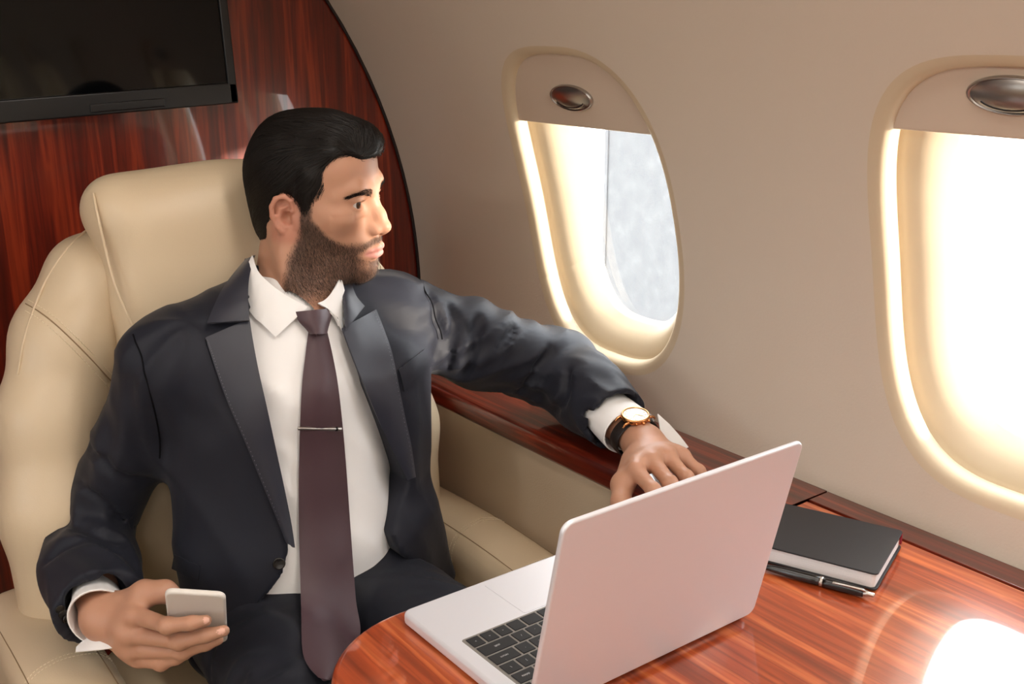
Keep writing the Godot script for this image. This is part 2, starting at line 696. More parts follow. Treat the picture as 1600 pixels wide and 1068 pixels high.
func window(n: int, zc: float, low: float, side: float, lip: MB) -> void:
	var where := wall_at(zc, WIN_S, 0.05, side)
	var o := part(lip, "window_%d" % n, M.reveal)
	tag(o, "cream rounded cabin window surround", "", "", "structure")
	part(pane(zc, 0.088, 0.046, side), "pane", M.glass, o)
	if low < 0.5:
		var sh := part(shade_panel(zc, low, side), "shade", M.shade, o)
		# pull: a shallow oval dish in a metal rim
		var s0 := low + 0.052
		var c0 := wall_at(zc, s0, 0.012, side)
		var nrm := (c0 - Vector3(XC, YC, zc)).normalized() * -1.0
		var ydir := Vector3(0, 1, 0)
		ydir = (ydir - nrm * ydir.dot(nrm)).normalized()
		var xf := Transform3D(Basis(nrm.cross(ydir), nrm, -ydir), c0)
		xf.basis = Basis(Vector3(0, 0, 1), nrm, Vector3(0, 0, 1).cross(nrm))
		var mb := MB.new()
		mb.lathe(xf, [[0.050, -0.002], [0.0505, 0.002], [0.049, 0.0048], [0.0475, 0.0055], [0.046, 0.0050], [0.0445, 0.0035]], 40, 1.0, 0.44)
		part(mb, "pull_rim", M.dark_steel, sh)
		mb = MB.new()
		mb.lathe(xf, [[0.0455, 0.0040], [0.042, 0.0052], [0.034, 0.0075], [0.022, 0.0096], [0.010, 0.0106], [0.0001, 0.0108]], 40, 1.0, 0.43)
		part(mb, "pull_dish", M.dark_steel, sh)
		mb = MB.new()
		var lipp := PackedVector3Array()
		for i in 13:
			var a := PI * (0.12 + 0.76 * i / 12.0)
			lipp.append(xf * Vector3(cos(a) * 0.034, 0.0068, sin(a) * 0.0145))
		mb.tube(lipp, PackedFloat32Array([0.0016]), 6)
		part(mb, "pull_grip", M.black_plastic, sh)

func cabin() -> void:
	var z_aft := 3.46
	for side in [1.0, -1.0]:
		var mb := MB.new()
		var zs := [-1.295, -0.575, 0.145, 0.865, 1.585, 2.305, 3.025]
		for i in zs.size():
			var z0: float = BULK - zs[i] - 0.02 if i == 0 else -0.36
			var z1: float = z_aft - zs[i] if i == zs.size() - 1 else 0.36
			var lip := MB.new()
			wall_panel(mb, lip, zs[i], z0, z1, side)
			var low: float = [0.405, 0.447, 0.05, 0.42, 0.44, 0.43, 0.43][i]  # third shade, out of view, is lowered to block the sun
			window(i + 1 + (0 if side > 0 else 7), zs[i], low, side, lip)
		struct(mb, "wall_right" if side > 0 else "wall_left", M.wall, "curved cream cabin side wall with rounded windows")
		# outer skin, so that the wall has thickness and no light leaks round its rims
		mb = MB.new()
		var rows := []
		for z in [BULK - 0.03, z_aft]:
			var row := PackedVector3Array()
			for k in 9:
				row.append(wall_at(z, lerpf(-0.86, WIN_LOW, k / 8.0), 0.0, side))
			rows.append(row)
		mb.grid(rows, false, side > 0)
		struct(mb, "trim_1" if side > 0 else "trim_2", M.panel, "lower cabin lining below the side ledge")
	var mb2 := MB.new()
	var rows2 := []
	for z in [BULK - 0.03, z_aft]:
		var row := PackedVector3Array()
		for k in 25:
			var a := lerpf(WIN_TOP / RW, PI - WIN_TOP / RW, k / 24.0)
			row.append(Vector3(XC + RW * cos(a), YC + RW * sin(a), z))
		rows2.append(row)
	mb2.grid(rows2)
	struct(mb2, "ceiling", M.ceiling, "pale arched cabin ceiling")
	mb2 = MB.new()
	mb2.rbox(Transform3D(Basis(), Vector3(XC, FLOOR - 0.03, (BULK + z_aft) / 2)), Vector3(0.95, 0.03, (z_aft - BULK) / 2 + 0.04), 0.002, 1)
	struct(mb2, "floor", M.carpet, "grey beige cabin carpet")
	# bulkhead of glossy mahogany behind the seat, and the aft end of the cabin
	for e in [[BULK, "wall_front", "glossy red brown wood bulkhead behind the seat", M.wood_wall], [z_aft, "wall_back", "cream aft bulkhead", M.wall]]:
		mb2 = MB.new()
		rows2 = []
		for y in 25:
			var yy := lerpf(FLOOR - 0.01, YC + RW + 0.02, y / 24.0)
			var row := PackedVector3Array()
			for x in 9:
				row.append(Vector3(lerpf(XC - 1.1, XC + 1.1, x / 8.0), yy, e[0]))
			rows2.append(row)
		mb2.grid(rows2, false, e[0] > 0)
		struct(mb2, e[1], e[3], e[2])
	# dark shadow gap where the bulkhead meets the lining
	mb2 = MB.new()
	var gap := PackedVector3Array()
	for k in 40:
		gap.append(wall_at(BULK + 0.004, lerpf(-0.1, 1.2, k / 39.0), -0.001, 1.0))
	mb2.tube(gap, PackedFloat32Array([0.004]), 6)
	struct(mb2, "trim_3", M.groove, "dark seal between wood bulkhead and cream lining")

func ledge_and_table() -> void:
	# side ledge along the window wall
	var t := thing("side_ledge", Vector3(1.08, TABLE, -1.3), "glossy dark red wood ledge below the cabin windows with padded beige side", "ledge")
	var mb := MB.new()
	var zf := BULK + 0.004
	var za := 1.2
	var zt := -0.824
	var prof := [[1.1765, TABLE], [1.133, TABLE], [0.998, TABLE], [0.990, TABLE - 0.0012], [0.985, TABLE - 0.005], [0.983, TABLE - 0.011], [0.983, TABLE - 0.030], [0.985, TABLE - 0.034], [0.995, TABLE - 0.036], [1.173, TABLE - 0.036], [1.1765, TABLE]]
	var rows := []
	for q in prof:
		var row := PackedVector3Array()
		for k in 30:
			row.append(Vector3(q[0], q[1], lerpf(zf, zt, k / 29.0)))
		rows.append(row)
	mb.grid(rows)
	for i in mb.uv.size():
		mb.uv[i] = Vector2(mb.v[i].x + mb.v[i].y, mb.v[i].z)
	part(mb, "ledge_top", M.wood_ledge, t)
	mb = MB.new()
	mb.rbox(Transform3D(Basis(), Vector3(1.1545, TABLE - 0.016, (zt + 0.0025 + za) / 2)), Vector3(0.0215, 0.016, (za - zt - 0.0025) / 2), 0.001, 1)
	for i in mb.uv.size():
		mb.uv[i] = Vector2(mb.v[i].x + mb.v[i].y, mb.v[i].z)
	part(mb, "edge_strip", M.wood_ledge, t)
	mb = MB.new()
	mb.rbox(Transform3D(Basis(), Vector3(1.02, (TABLE - 0.036 + FLOOR) / 2, (zf + za) / 2)), Vector3(0.03, (TABLE - 0.036 - FLOOR) / 2 - 0.001, (za - zf) / 2 - 0.004), 0.004, 2)
	part(mb, "padded_side", M.panel, t)
	# folding table: rounded corner towards the aisle
	var poly := PackedVector2Array()
	var z0 := -0.912
	var x0 := 0.392
	poly.append(Vector2(1.1310, -0.820))
	poly.append(Vector2(0.995, -0.820))
	poly.append(Vector2(0.985, -0.823))
	poly.append(Vector2(0.9812, -0.832))
	poly.append(Vector2(0.9810, z0 + 0.03))
	poly.append(Vector2(0.80, z0 + 0.0205))
	poly.append(Vector2(0.70, z0 + 0.0105))
	poly.append(Vector2(0.62, z0 + 0.002))
	var rr := 0.13
	for k in 17:
		var a := PI / 2 * k / 16.0
		poly.append(Vector2(x0 + rr * 1.05 - rr * 1.05 * sin(a), z0 + rr - rr * cos(a)))
	for k in 9:
		var a := PI / 2 * k / 8.0
		poly.append(Vector2(x0 + 0.08 - 0.08 * cos(a), -0.16 - 0.08 + 0.08 * sin(a)))
	poly.append(Vector2(1.1310, -0.16))
	t = thing("folding_table", Vector3(0.7, FLOOR, -0.5), "glossy wood table with light painted into its orange brown and a rounded corner under the laptop", "table")
	mb = MB.new()
	mb.slab(Transform3D(), poly, TABLE - 0.032, TABLE, 0.007, 5)
	for i in mb.uv.size():
		mb.uv[i] = Vector2(mb.v[i].x + mb.v[i].y * 0.7, mb.v[i].z)
	part(mb, "tabletop", M.wood_table_lit, t)
	mb = MB.new()
	mb.rbox(Transform3D(Basis(), Vector3(0.84, (TABLE - 0.034 + FLOOR) / 2, -0.40)), Vector3(0.10, (TABLE - 0.034 - FLOOR) / 2, 0.09), 0.02, 3)
	part(mb, "pedestal", M.panel, t)

func television() -> void:
	var t := thing("television", Vector3(0.40, 0.1, BULK + 0.04), "black flat screen television on the glossy wood bulkhead", "television")
	var bx := Basis(Vector3(0, 0, 1), deg_to_rad(2.4))
	var xf := Transform3D(bx, Vector3(0.768, -0.126, -1.83))   # lower right corner of the front
	var w := 0.86
	var h := 0.51
	var mb := MB.new()
	mb.rbox(xf * Transform3D(Basis(), Vector3(-w / 2, h / 2, -0.028)), Vector3(w / 2, h / 2, 0.026), 0.006)
	part(mb, "back_shell", M.black_plastic, t)
	mb = MB.new()
	# bezel: four bars
	mb.rbox(xf * Transform3D(Basis(), Vector3(-w / 2, 0.018, 0.0)), Vector3(w / 2, 0.018, 0.005), 0.003)
	mb.rbox(xf * Transform3D(Basis(), Vector3(-w / 2, h - 0.009, 0.0)), Vector3(w / 2, 0.009, 0.005), 0.003)
	mb.rbox(xf * Transform3D(Basis(), Vector3(-0.008, h / 2, 0.0)), Vector3(0.008, h / 2, 0.005), 0.003)
	mb.rbox(xf * Transform3D(Basis(), Vector3(-w + 0.008, h / 2, 0.0)), Vector3(0.008, h / 2, 0.005), 0.003)
	part(mb, "bezel", M.black_plastic, t)
	mb = MB.new()
	mb.rbox(xf * Transform3D(Basis(), Vector3(-w / 2, h / 2 + 0.012, -0.0005)), Vector3(w / 2 - 0.012, h / 2 - 0.02, 0.001), 0.0)
	part(mb, "screen", M.tv_screen, t)
	mb = MB.new()
	mb.rbox(xf * Transform3D(Basis(), Vector3(-0.195, 0.012, 0.005)), Vector3(0.062, 0.007, 0.003), 0.002)
	part(mb, "sensor_strip", M.black_plastic, t)
	mb = MB.new()
	mb.rbox(xf * Transform3D(Basis(), Vector3(-w / 2, h / 2, -0.062)), Vector3(0.16, 0.12, 0.0085), 0.002)
	part(mb, "wall_bracket", M.black_plastic, t)

func outside() -> void:
	var mb := MB.new()
	mb.rbox(Transform3D(Basis(), Vector3(0, -2.75, 0)), Vector3(60, 0.1, 60), 0.0)
	var o := part(mb, "tarmac", M.tarmac)
	tag(o, "bright concrete apron outside the cabin windows", "", "", "structure")
	var b := thing("hangar", Vector3(7.2, -2.65, -5.2), "pale grey building seen through the nearer window", "building")
	mb = MB.new()
	mb.rbox(Transform3D(Basis(), Vector3(6.4, -0.1, -5.62)), Vector3(0.3, 2.55, 1.15), 0.0)
	part(mb, "facade", M.facade, b)
	mb = MB.new()
	mb.rbox(Transform3D(Basis(), Vector3(6.094, -0.1, -6.75)), Vector3(0.008, 2.55, 0.02), 0.004, 1)
	part(mb, "corner_post", M.facade, b)

# ---------------------------------------------------------------- things on the table
func laptop() -> void:
	var x0 := 0.517
	var x1 := 0.831
	var zf := -0.888
	var zh := -0.668
	var cx := (x0 + x1) / 2
	var t := thing("laptop", Vector3(cx, TABLE, (zf + zh) / 2), "open silver aluminium laptop on the wood table, its lid towards us", "laptop")
	var y0 := TABLE + 0.002
	var y1 := TABLE + 0.0155
	var mb := MB.new()
	mb.slab(Transform3D(Basis(), Vector3(cx, 0, (zf + zh) / 2)), round_rect(x1 - x0, zh - zf, 0.011), y0, y1, 0.004)
	var base := part(mb, "base", M.aluminium, t)
	for sx in [-1, 1]:
		for sz in [-1, 1]:
			mb = MB.new()
			mb.lathe(Transform3D(Basis(), Vector3(cx + sx * 0.135, TABLE, (zf + zh) / 2 + sz * 0.085)), [[0.0001, 0.0], [0.007, 0.0], [0.007, 0.0025], [0.0001, 0.0025]], 12)
			part(mb, "rubber_foot", M.black_plastic, base)
	# keyboard: his side is zf; his right hand is towards x0
	var kx0 := x0 + 0.0215
	var kx1 := x1 - 0.0215
	var kz1 := zh - 0.022
	var kz0 := kz1 - 0.108
	mb = MB.new()
	mb.slab(Transform3D(Basis(), Vector3((kx0 + kx1) / 2, 0, (kz0 + kz1) / 2)), round_rect(kx1 - kx0 + 0.004, kz1 - kz0 + 0.004, 0.003), y1 - 0.001, y1 + 0.0003, 0.0002, 1)
	part(mb, "keyboard_tray", M.keywell, base)
	mb = MB.new()
	mb.slab(Transform3D(Basis(), Vector3(cx, 0, zf + 0.048)), round_rect(0.105, 0.076, 0.003), y1 - 0.001, y1 + 0.0004, 0.0002, 1)
	part(mb, "trackpad", M.aluminium, base)
	var rows := [[1.25, 1, 1, 1.25, 5.2, 1.25, 1, 0.95, 0.95, 0.95], [2.2, 1, 1, 1, 1, 1, 1, 1, 1, 1, 1, 2.35], [1.75, 1, 1, 1, 1, 1, 1, 1, 1, 1, 1, 1, 1.8], [1.45, 1, 1, 1, 1, 1, 1, 1, 1, 1, 1, 1, 1, 1.1], [1, 1, 1, 1, 1, 1, 1, 1, 1, 1, 1, 1, 1, 1.5], [1.07, 1.07, 1.07, 1.07, 1.07, 1.07, 1.07, 1.07, 1.07, 1.07, 1.07, 1.07, 1.07, 0.6]]
	var legends := [["fn", "^", "", "", "", "", "", "<", "^", ">"], ["shift", "Z", "X", "C", "V", "B", "N", "M", ",", ".", "/", "shift"], ["caps", "A", "S", "D", "F", "G", "H", "J", "K", "L", ";", "'", "return"], ["tab", "Q", "W", "E", "R", "T", "Y", "U", "I", "O", "P", "[", "]", "\\"], ["1", "2", "3", "4", "5", "6", "7", "8", "9", "0", "-", "=", "", "delete"], []]
	var pitch := (kz1 - kz0) / 5.55
	var font := SystemFont.new()
	font.font_names = PackedStringArray(["Droid Sans"])
	var z := kz0
	for r in rows.size():
		var total := 0.0
		for u in rows[r]:
			total += u
		var unit: float = (kx1 - kx0) / total
		var x := kx1                                     # his left is towards +x
		var dep := pitch if r < 5 else pitch * 0.55
		for q in rows[r].size():
			var wkey: float = rows[r][q] * unit
			mb = MB.new()
			var kc := Vector3(x - wkey / 2, y1 + 0.0007, z + dep / 2)
			mb.rbox(Transform3D(Basis(), kc), Vector3(wkey / 2 - 0.0014, 0.0006, dep / 2 - 0.0014), 0.0005, 1)
			var key := part(mb, "key", M.key_black, base)
			if r < legends.size() and q < legends[r].size() and legends[r][q] != "" and x < cx:
				var tm := TextMesh.new()
				tm.text = legends[r][q]
				tm.font = font
				tm.font_size = 16
				tm.pixel_size = 0.00022
				tm.depth = 0.0001
				tm.curve_step = 2.0
				var pr := MeshInstance3D.new()
				pr.name = "key_print"
				pr.mesh = tm
				pr.material_override = M.key_print
				key.add_child(pr, true)
				# letters lie flat and read from his side
				pr.transform = Transform3D(Basis(Vector3(-1, 0, 0), Vector3(0, 0, 1), Vector3(0, 1, 0)), kc + Vector3(0, 0.00068, 0))
			x -= wkey
		z += dep
	# lid, leaning towards us
	var ang := deg_to_rad(12.5)
	var lx := Transform3D(Basis(Vector3(1, 0, 0), ang), Vector3(cx, TABLE + 0.0085, zh + 0.0035))
	var rot := lx * Transform3D(Basis(Vector3(1, 0, 0), PI / 2), Vector3(0, 0.112, 0))
	mb = MB.new()
	mb.slab(rot, round_rect(x1 - x0, 0.224, 0.011), -0.0026, 0.0030, 0.0022)
	var lid := part(mb, "lid", M.aluminium, t)
	mb = MB.new()
	mb.slab(rot, round_rect(x1 - x0 - 0.006, 0.216, 0.008), -0.0032, -0.0024, 0.0003, 1)
	part(mb, "screen", M.tv_screen, lid)
	mb = MB.new()
	mb.tube(PackedVector3Array([Vector3(cx - 0.115, TABLE + 0.0115, zh + 0.001), Vector3(cx + 0.115, TABLE + 0.0115, zh + 0.001)]), PackedFloat32Array([0.0045]), 10)
	part(mb, "hinge", M.black_plastic, t)

func round_rect(w: float, d: float, r: float) -> PackedVector2Array:
	var o := PackedVector2Array()
	for q in [[1, 1, 0.0], [-1, 1, PI / 2], [-1, -1, PI], [1, -1, PI * 1.5]]:
		for k in 7:
			var a: float = q[2] + PI / 2 * k / 6.0
			o.append(Vector2(q[0] * (w / 2 - r) + cos(a) * r, q[1] * (d / 2 - r) + sin(a) * r))
	return o

func notebook() -> void:
	var c0 := Vector3(0.988, TABLE + 0.0025, -0.614)
	var sd := Vector3(0.981, 0, -0.194).normalized()
	var ld := Vector3(-0.194, 0, -0.981)
	ld = Vector3(-0.36, 0, -0.933).normalized()
	sd = Vector3(0.933, 0, -0.36).normalized().lerp(sd, 0.5).normalized()
	sd = (sd - ld * sd.dot(ld)).normalized()
	var bas := Basis(sd, Vector3.UP, sd.cross(Vector3.UP))
	var mid := c0 + sd * 0.0645 + ld * 0.104
	var t := thing("notebook", mid, "closed black notebook with white pages lying beside the window wall", "notebook")
	var xf := Transform3D(bas, mid)
	var s := 1.0 if bas.z.dot(ld) > 0 else -1.0
	for q in [[0.0006, "back_cover"], [0.0204, "front_cover"]]:
		var mb := MB.new()
		mb.slab(xf, round_rect(0.130, 0.208, 0.006), q[0] - 0.001, q[0] + 0.0012, 0.0006, 2)
		part(mb, q[1], M.book_cover, t)
	var mb := MB.new()
	mb.slab(xf, round_rect(0.126, 0.202, 0.005), 0.0018, 0.0194, 0.0004, 1)
	part(mb, "page_block", M.paper, t)
	mb = MB.new()
	for k in 6:
		mb.slab(xf, round_rect(0.1264, 0.2024, 0.005), 0.0035 + k * 0.0026, 0.0037 + k * 0.0026, 0.0001, 1)
	part(mb, "page_edges", M.paper, t)
	mb = MB.new()
	mb.rbox(xf * Transform3D(Basis(), Vector3(0.058, 0.013, -s * 0.1032)), Vector3(0.0025, 0.0065, 0.0012), 0.0005, 1)
	part(mb, "ribbon", M.ribbon, t)
	# pen in front of the book
	var a := Vector3(0.972, TABLE + 0.0062, -0.606)
	var dir := (Vector3(0.929, TABLE + 0.0062, -0.716) - a).normalized()
	t = thing("ballpoint_pen", a + dir * 0.07, "black ballpoint pen with silver trim beside the black notebook", "pen")
	mb = MB.new()
	mb.tube(line(a + dir * 0.012, a + dir * 0.058, 8), PackedFloat32Array([0.0050, 0.0054, 0.0056, 0.0058]), 14)
	part(mb, "barrel", M.pen_black, t)
	mb = MB.new()
	mb.tube(line(a + dir * 0.062, a + dir * 0.128, 8), PackedFloat32Array([0.0057, 0.0057, 0.0056, 0.0055, 0.0052, 0.0048, 0.0042, 0.0034]), 14)
	part(mb, "barrel", M.pen_black, t)
	mb = MB.new()
	mb.tube(line(a, a + dir * 0.012, 3), PackedFloat32Array([0.0026, 0.0028, 0.0042]), 12)
	part(mb, "plunger", M.steel, t)
	mb = MB.new()
	mb.tube(line(a + dir * 0.058, a + dir * 0.062, 2), PackedFloat32Array([0.0061]), 14)
	part(mb, "silver_ring", M.steel, t)
	mb = MB.new()
	mb.tube(line(a + dir * 0.128, a + dir * 0.139, 3), PackedFloat32Array([0.0034, 0.002, 0.0006]), 10)
	part(mb, "nib", M.steel, t)
	mb = MB.new()
	var side := dir.cross(Vector3.UP).normalized()
	var up := (Vector3.UP * 0.75 - side * 0.65).normalized()
	if up.dot(-a) < 0: up = (Vector3.UP * 0.75 + side * 0.65).normalized()
	mb.tube(PackedVector3Array([a + dir * 0.010 + up * 0.005, a + dir * 0.012 + up * 0.0078, a + dir * 0.034 + up * 0.0078, a + dir * 0.046 + up * 0.0066]), PackedFloat32Array([0.0014]), 8)
	part(mb, "clip", M.steel, t)

func line(a: Vector3, b: Vector3, n: int) -> PackedVector3Array:
	var o := PackedVector3Array()
	for i in n:
		o.append(a.lerp(b, i / float(n - 1)))
	return o

# two lines of added fill lights, out of view, to brighten the cabin
func added_fill_lights() -> void:
	for q in [[1.0, "right"], [-1.0, "left"]]:
		var s: float = q[0]
		for k in 3:
			var a := deg_to_rad(90.0 - 30.0 * s)
			var zc := -0.55 + 1.25 * k
			var nrm := Vector3(-cos(a), -sin(a), 0)
			var c := Vector3(XC, YC, zc) - nrm * (RW - 0.012)
			var along := Vector3(0, 0, 1)
			var across := along.cross(nrm)
			var xf := Transform3D(Basis(across, nrm, along), c)
			var t := thing("added_fill_light", c, "long added fill light out of view above the %s windows, %s the wood bulkhead" % [q[1], ["nearest", "second from", "farthest from"][k]], "light", "added fill lights")
			var mb := MB.new()
			mb.rbox(xf * Transform3D(Basis(), Vector3(0.066, 0, 0)), Vector3(0.007, 0.008, 0.56), 0.002, 1)
			part(mb, "rim", M.ceiling, t)
			mb = MB.new()
			mb.rbox(xf * Transform3D(Basis(), Vector3(-0.066, 0, 0)), Vector3(0.007, 0.008, 0.56), 0.002, 1)
			part(mb, "rim", M.ceiling, t)
			mb = MB.new()
			mb.rbox(xf, Vector3(0.059, 0.004, 0.555), 0.001, 1)
			part(mb, "fill_panel", M.fill_glow, t)
			var l := AreaLight3D.new()
			l.name = "wash"  # added light, no such source in view
			l.area_size = Vector2(0.11, 1.08)
			l.light_color = Color(1.0, 0.97, 0.94)
			l.light_energy = 0.36
			l.area_range = 9.0
			l.shadow_enabled = true
			add_child(l, true)
			l.transform = Transform3D(Basis(across, along, across.cross(along)), c + nrm * 0.012)
			if (-l.transform.basis.z).dot(nrm) < 0.0:
				l.transform.basis = Basis(-across, along, (-across).cross(along))

# ---------------------------------------------------------------- the armchair
const SX := 0.592
func field(cell: float, lo: Vector3, hi: Vector3) -> Field:
	var f := Field.new()
	f.cell = cell
	f.lo = lo
	f.hi = hi
	return f

func onto(f: Field, pts: Array, lift: float, d0 := 0.9, d1 := 2.2) -> PackedVector3Array:
	var o := PackedVector3Array()
	for q in pts:
		o.append(f.meet(Vector3.ZERO, ray(q[0], q[1]), d0, d1, lift))
	return o

func smooth(pts: PackedVector3Array, per: int) -> PackedVector3Array:
	var o := PackedVector3Array()
	for i in pts.size() - 1:
		var a := pts[maxi(i - 1, 0)]
		var d := pts[mini(i + 2, pts.size() - 1)]
		for k in per:
			o.append(pts[i].cubic_interpolate(pts[i + 1], a, d, k / float(per)))
	o.append(pts[pts.size() - 1])
	return o

func stitches(f: Field, path: PackedVector3Array, pitch: float, mb: MB, mirrored: bool) -> void:
	var acc := 0.0
	var on := 0.0
	for i in path.size() - 1:
		var a := path[i]
		var b := path[i + 1]
		var l := a.distance_to(b)
		on = pitch - acc
		while on < l:
			var p := a.lerp(b, on / l)
			var dir := (b - a).normalized() * pitch * 0.33
			for s in ([1.0, -1.0] if mirrored else [1.0]):
				var q0 := Vector3(SX + (p.x - dir.x - SX) * s, p.y - dir.y, p.z - dir.z)
				var q1 := Vector3(SX + (p.x + dir.x - SX) * s, p.y + dir.y, p.z + dir.z)
				mb.tube(PackedVector3Array([q0, q1]), PackedFloat32Array([0.0007]), 4)
			on += pitch
		acc = fposmod(acc + l, pitch)

func piping(path: PackedVector3Array, r: float, called: String, m: Material, parent: Node3D) -> void:
	var mb := MB.new()
	mb.tube(path, PackedFloat32Array([r]), 7)
	part(mb, called, m, parent)
	mb = MB.new()
	var other := PackedVector3Array()
	for p in path:
		other.append(Vector3(2 * SX - p.x, p.y, p.z))
	mb.tube(other, PackedFloat32Array([r]), 7)
	part(mb, called, m, parent)

func moved(f: Field) -> Transform3D:
	return Transform3D(Basis(), Vector3(SX, 0, 0))

func seats() -> void:
	var t := thing("armchair", Vector3(SX, FLOOR, -1.35), "cream leather cabin armchair the man sits in", "armchair")
	# padded back with wings; x is measured from the middle of the seat and mirrored
	var back := field(0.008, Vector3(-0.42, -0.96, -1.74), Vector3(0.42, -0.2, -1.36))
	back.mirror = true
	back.chain([Vector3(0.272, -0.80, -1.485), Vector3(0.277, -0.66, -1.50), Vector3(0.264, -0.53, -1.525), Vector3(0.230, -0.430, -1.545), Vector3(0.176, -0.350, -1.565), Vector3(0.0, -0.31, -1.575)], [0.078, 0.076, 0.070, 0.066, 0.062, 0.06], 0.03)
	back.ell(Vector3(0, -0.60, -1.60), Vector3(0.30, 0.32, 0.075), 0.05)
	back.box(Vector3(0, -0.66, -1.58), Vector3(0.27, 0.28, 0.05), 0.045, 0.05)
	var head := field(0.006, Vector3(-0.28, -0.56, -1.64), Vector3(0.28, -0.15, -1.38))
	head.mirror = true
	head.cap(Vector3(0.148, -0.241, -1.515), Vector3(0.0, -0.235, -1.512), 0.045, 0.047)
	head.box(Vector3(0, -0.36, -1.505), Vector3(0.170, 0.14, 0.052), 0.045, 0.05)
	head.ell(Vector3(0, -0.36, -1.48), Vector3(0.15, 0.14, 0.05), 0.06)
	var mid := field(0.008, Vector3(-0.25, -0.98, -1.66), Vector3(0.25, -0.42, -1.34))
	mid.mirror = true
	mid.ell(Vector3(0, -0.69, -1.535), Vector3(0.185, 0.25, 0.072))
	mid.box(Vector3(0, -0.70, -1.545), Vector3(0.185, 0.21, 0.05), 0.045, 0.04)
	var arm := field(0.007, Vector3(0.18, -1.0, -1.68), Vector3(0.42, -0.76, -0.98))
	arm.box(Vector3(0.332, -0.885, -1.32), Vector3(0.056, 0.085, 0.27), 0.034)
	arm.ell(Vector3(0.332, -0.83, -1.34), Vector3(0.050, 0.04, 0.24), 0.03)
	var cush := field(0.009, Vector3(-0.32, -1.06, -1.6), Vector3(0.32, -0.8, -0.9))
	cush.mirror = true
	cush.box(Vector3(0, -0.960, -1.24), Vector3(0.262, 0.055, 0.28), 0.045)
	cush.ell(Vector3(0, -0.950, -1.20), Vector3(0.2, 0.05, 0.22), 0.04)
	for f in [back, head, mid, arm, cush]:
		f.build()
	var mb := MB.new()
	back.into(mb, moved(back))
	var ob := part(mb, "backrest", M.leather, t)
	mb = MB.new()
	head.into(mb, moved(head))
	var oh := part(mb, "headrest", M.leather, t)
	mb = MB.new()
	mid.into(mb, moved(mid))
	part(mb, "back_cushion", M.leather, t)
	for s in [1.0, -1.0]:
		mb = MB.new()
		arm.into(mb, Transform3D(Basis.from_scale(Vector3(s, 1, 1)), Vector3(SX, 0, 0)))
		if s < 0:
			for i in range(0, mb.idx.size(), 3):
				var q := mb.idx[i]
				mb.idx[i] = mb.idx[i + 1]
				mb.idx[i + 1] = q
		var oa := part(mb, "armrest", M.leather, t)
		mb = MB.new()
		for zz in [-1.315, -1.155]:
			for dz in [-0.004, 0.004]:
				var row := PackedVector3Array()
				for k in 22:
					var a := PI * (0.02 + 0.96 * k / 21.0)
					row.append(Vector3(SX + s * 0.336 + cos(a) * 0.12, -0.86 + sin(a) * 0.12, zz + dz))
				var out := PackedVector3Array()
				for p in row:
					var l := Vector3((p.x - SX) * s, p.y, p.z)
					var dir := (Vector3(0.336, -0.86, l.z) - l).normalized()
					var h := arm.meet(l, dir, 0.0, 0.12, 0.0004)
					out.append(Vector3(SX + h.x * s, h.y, h.z))
				stitches(arm, out, 0.005, mb, false)
		var st := part(mb, "stitching", M.thread, oa)
		st.set_meta("kind", "stuff")
		# long seams along the arm
		for xx in [-0.045, 0.045]:
			mb = MB.new()
			var path := PackedVector3Array()
			for k in 20:
				var l := Vector3(0.336 + xx, -0.7, lerpf(-1.55, -1.09, k / 19.0))
				var h := arm.meet(l, Vector3(0, -1, 0), 0.0, 0.3, 0.0)
				path.append(Vector3(SX + h.x * s, h.y, h.z))
			mb.tube(path, PackedFloat32Array([0.0007]), 5)
			part(mb, "seam", M.seam, oa)
	mb = MB.new()
	cush.into(mb, moved(cush))
	part(mb, "seat_cushion", M.leather, t)
	mb = MB.new()
	mb.rbox(Transform3D(Basis(), Vector3(SX, (FLOOR - 0.995) / 2, -1.27)), Vector3(0.22, (-0.995 - FLOOR) / 2, 0.2), 0.02, 2)
	part(mb, "base", M.panel, t)
	# piping round the headrest and the wings, double stitched seam across the wing
	back.mirror = true
	var bw := shifted(back)
	var hw := shifted(head)
	piping(smooth(onto(hw, [[146, 302], [150, 325], [156, 352], [166, 395], [178, 440], [193, 478], [207, 508]], -0.0005), 5), 0.0022, "piping", M.leather, oh)
	piping(smooth(onto(bw, [[150, 350], [122, 371], [96, 400], [72, 438], [54, 480], [38, 530], [28, 585]], -0.0005), 5), 0.0022, "piping", M.leather, ob)
	mb = MB.new()
	var sm := smooth(onto(bw, [[40, 474], [62, 487], [85, 505], [110, 528], [135, 553], [160, 580], [180, 602]], 0.0002), 6)
	stitches(bw, smooth(onto(bw, [[42, 467], [66, 481], [90, 499], [116, 523], [141, 548], [166, 575], [186, 597]], 0.0003), 6), 0.0055, mb, true)
	stitches(bw, smooth(onto(bw, [[37, 484], [58, 496], [80, 513], [104, 535], [129, 560], [154, 587], [174, 609]], 0.0003), 6), 0.0055, mb, true)
	var sb := part(mb, "stitching", M.thread, ob)
	sb.set_meta("kind", "stuff")
	piping(sm, 0.0009, "seam", M.seam, ob)

func shifted(f: Field) -> Field:
	var g := Field.new()
	for i in f.T.size():
		var d := Vector3(SX, 0, 0)
		for s in ([1.0, -1.0] if f.SYM[i] else [1.0]):
			if f.T[i] == 0:
				g._push(0, f.OP[i], f.K[i], Vector3(f.A[i].x * s, f.A[i].y, f.A[i].z) + d, Vector3(f.B[i].x * s, f.B[i].y, f.B[i].z), f.INV[i], f.RA[i], f.RB[i], Transform3D())
			else:
				var x: Transform3D = f.X[i].affine_inverse()
				x.origin = Vector3(x.origin.x * s, x.origin.y, x.origin.z) + d
				g._push(f.T[i], f.OP[i], f.K[i], f.A[i], f.B[i], 0, f.RA[i], f.RB[i], x.affine_inverse())
	return g

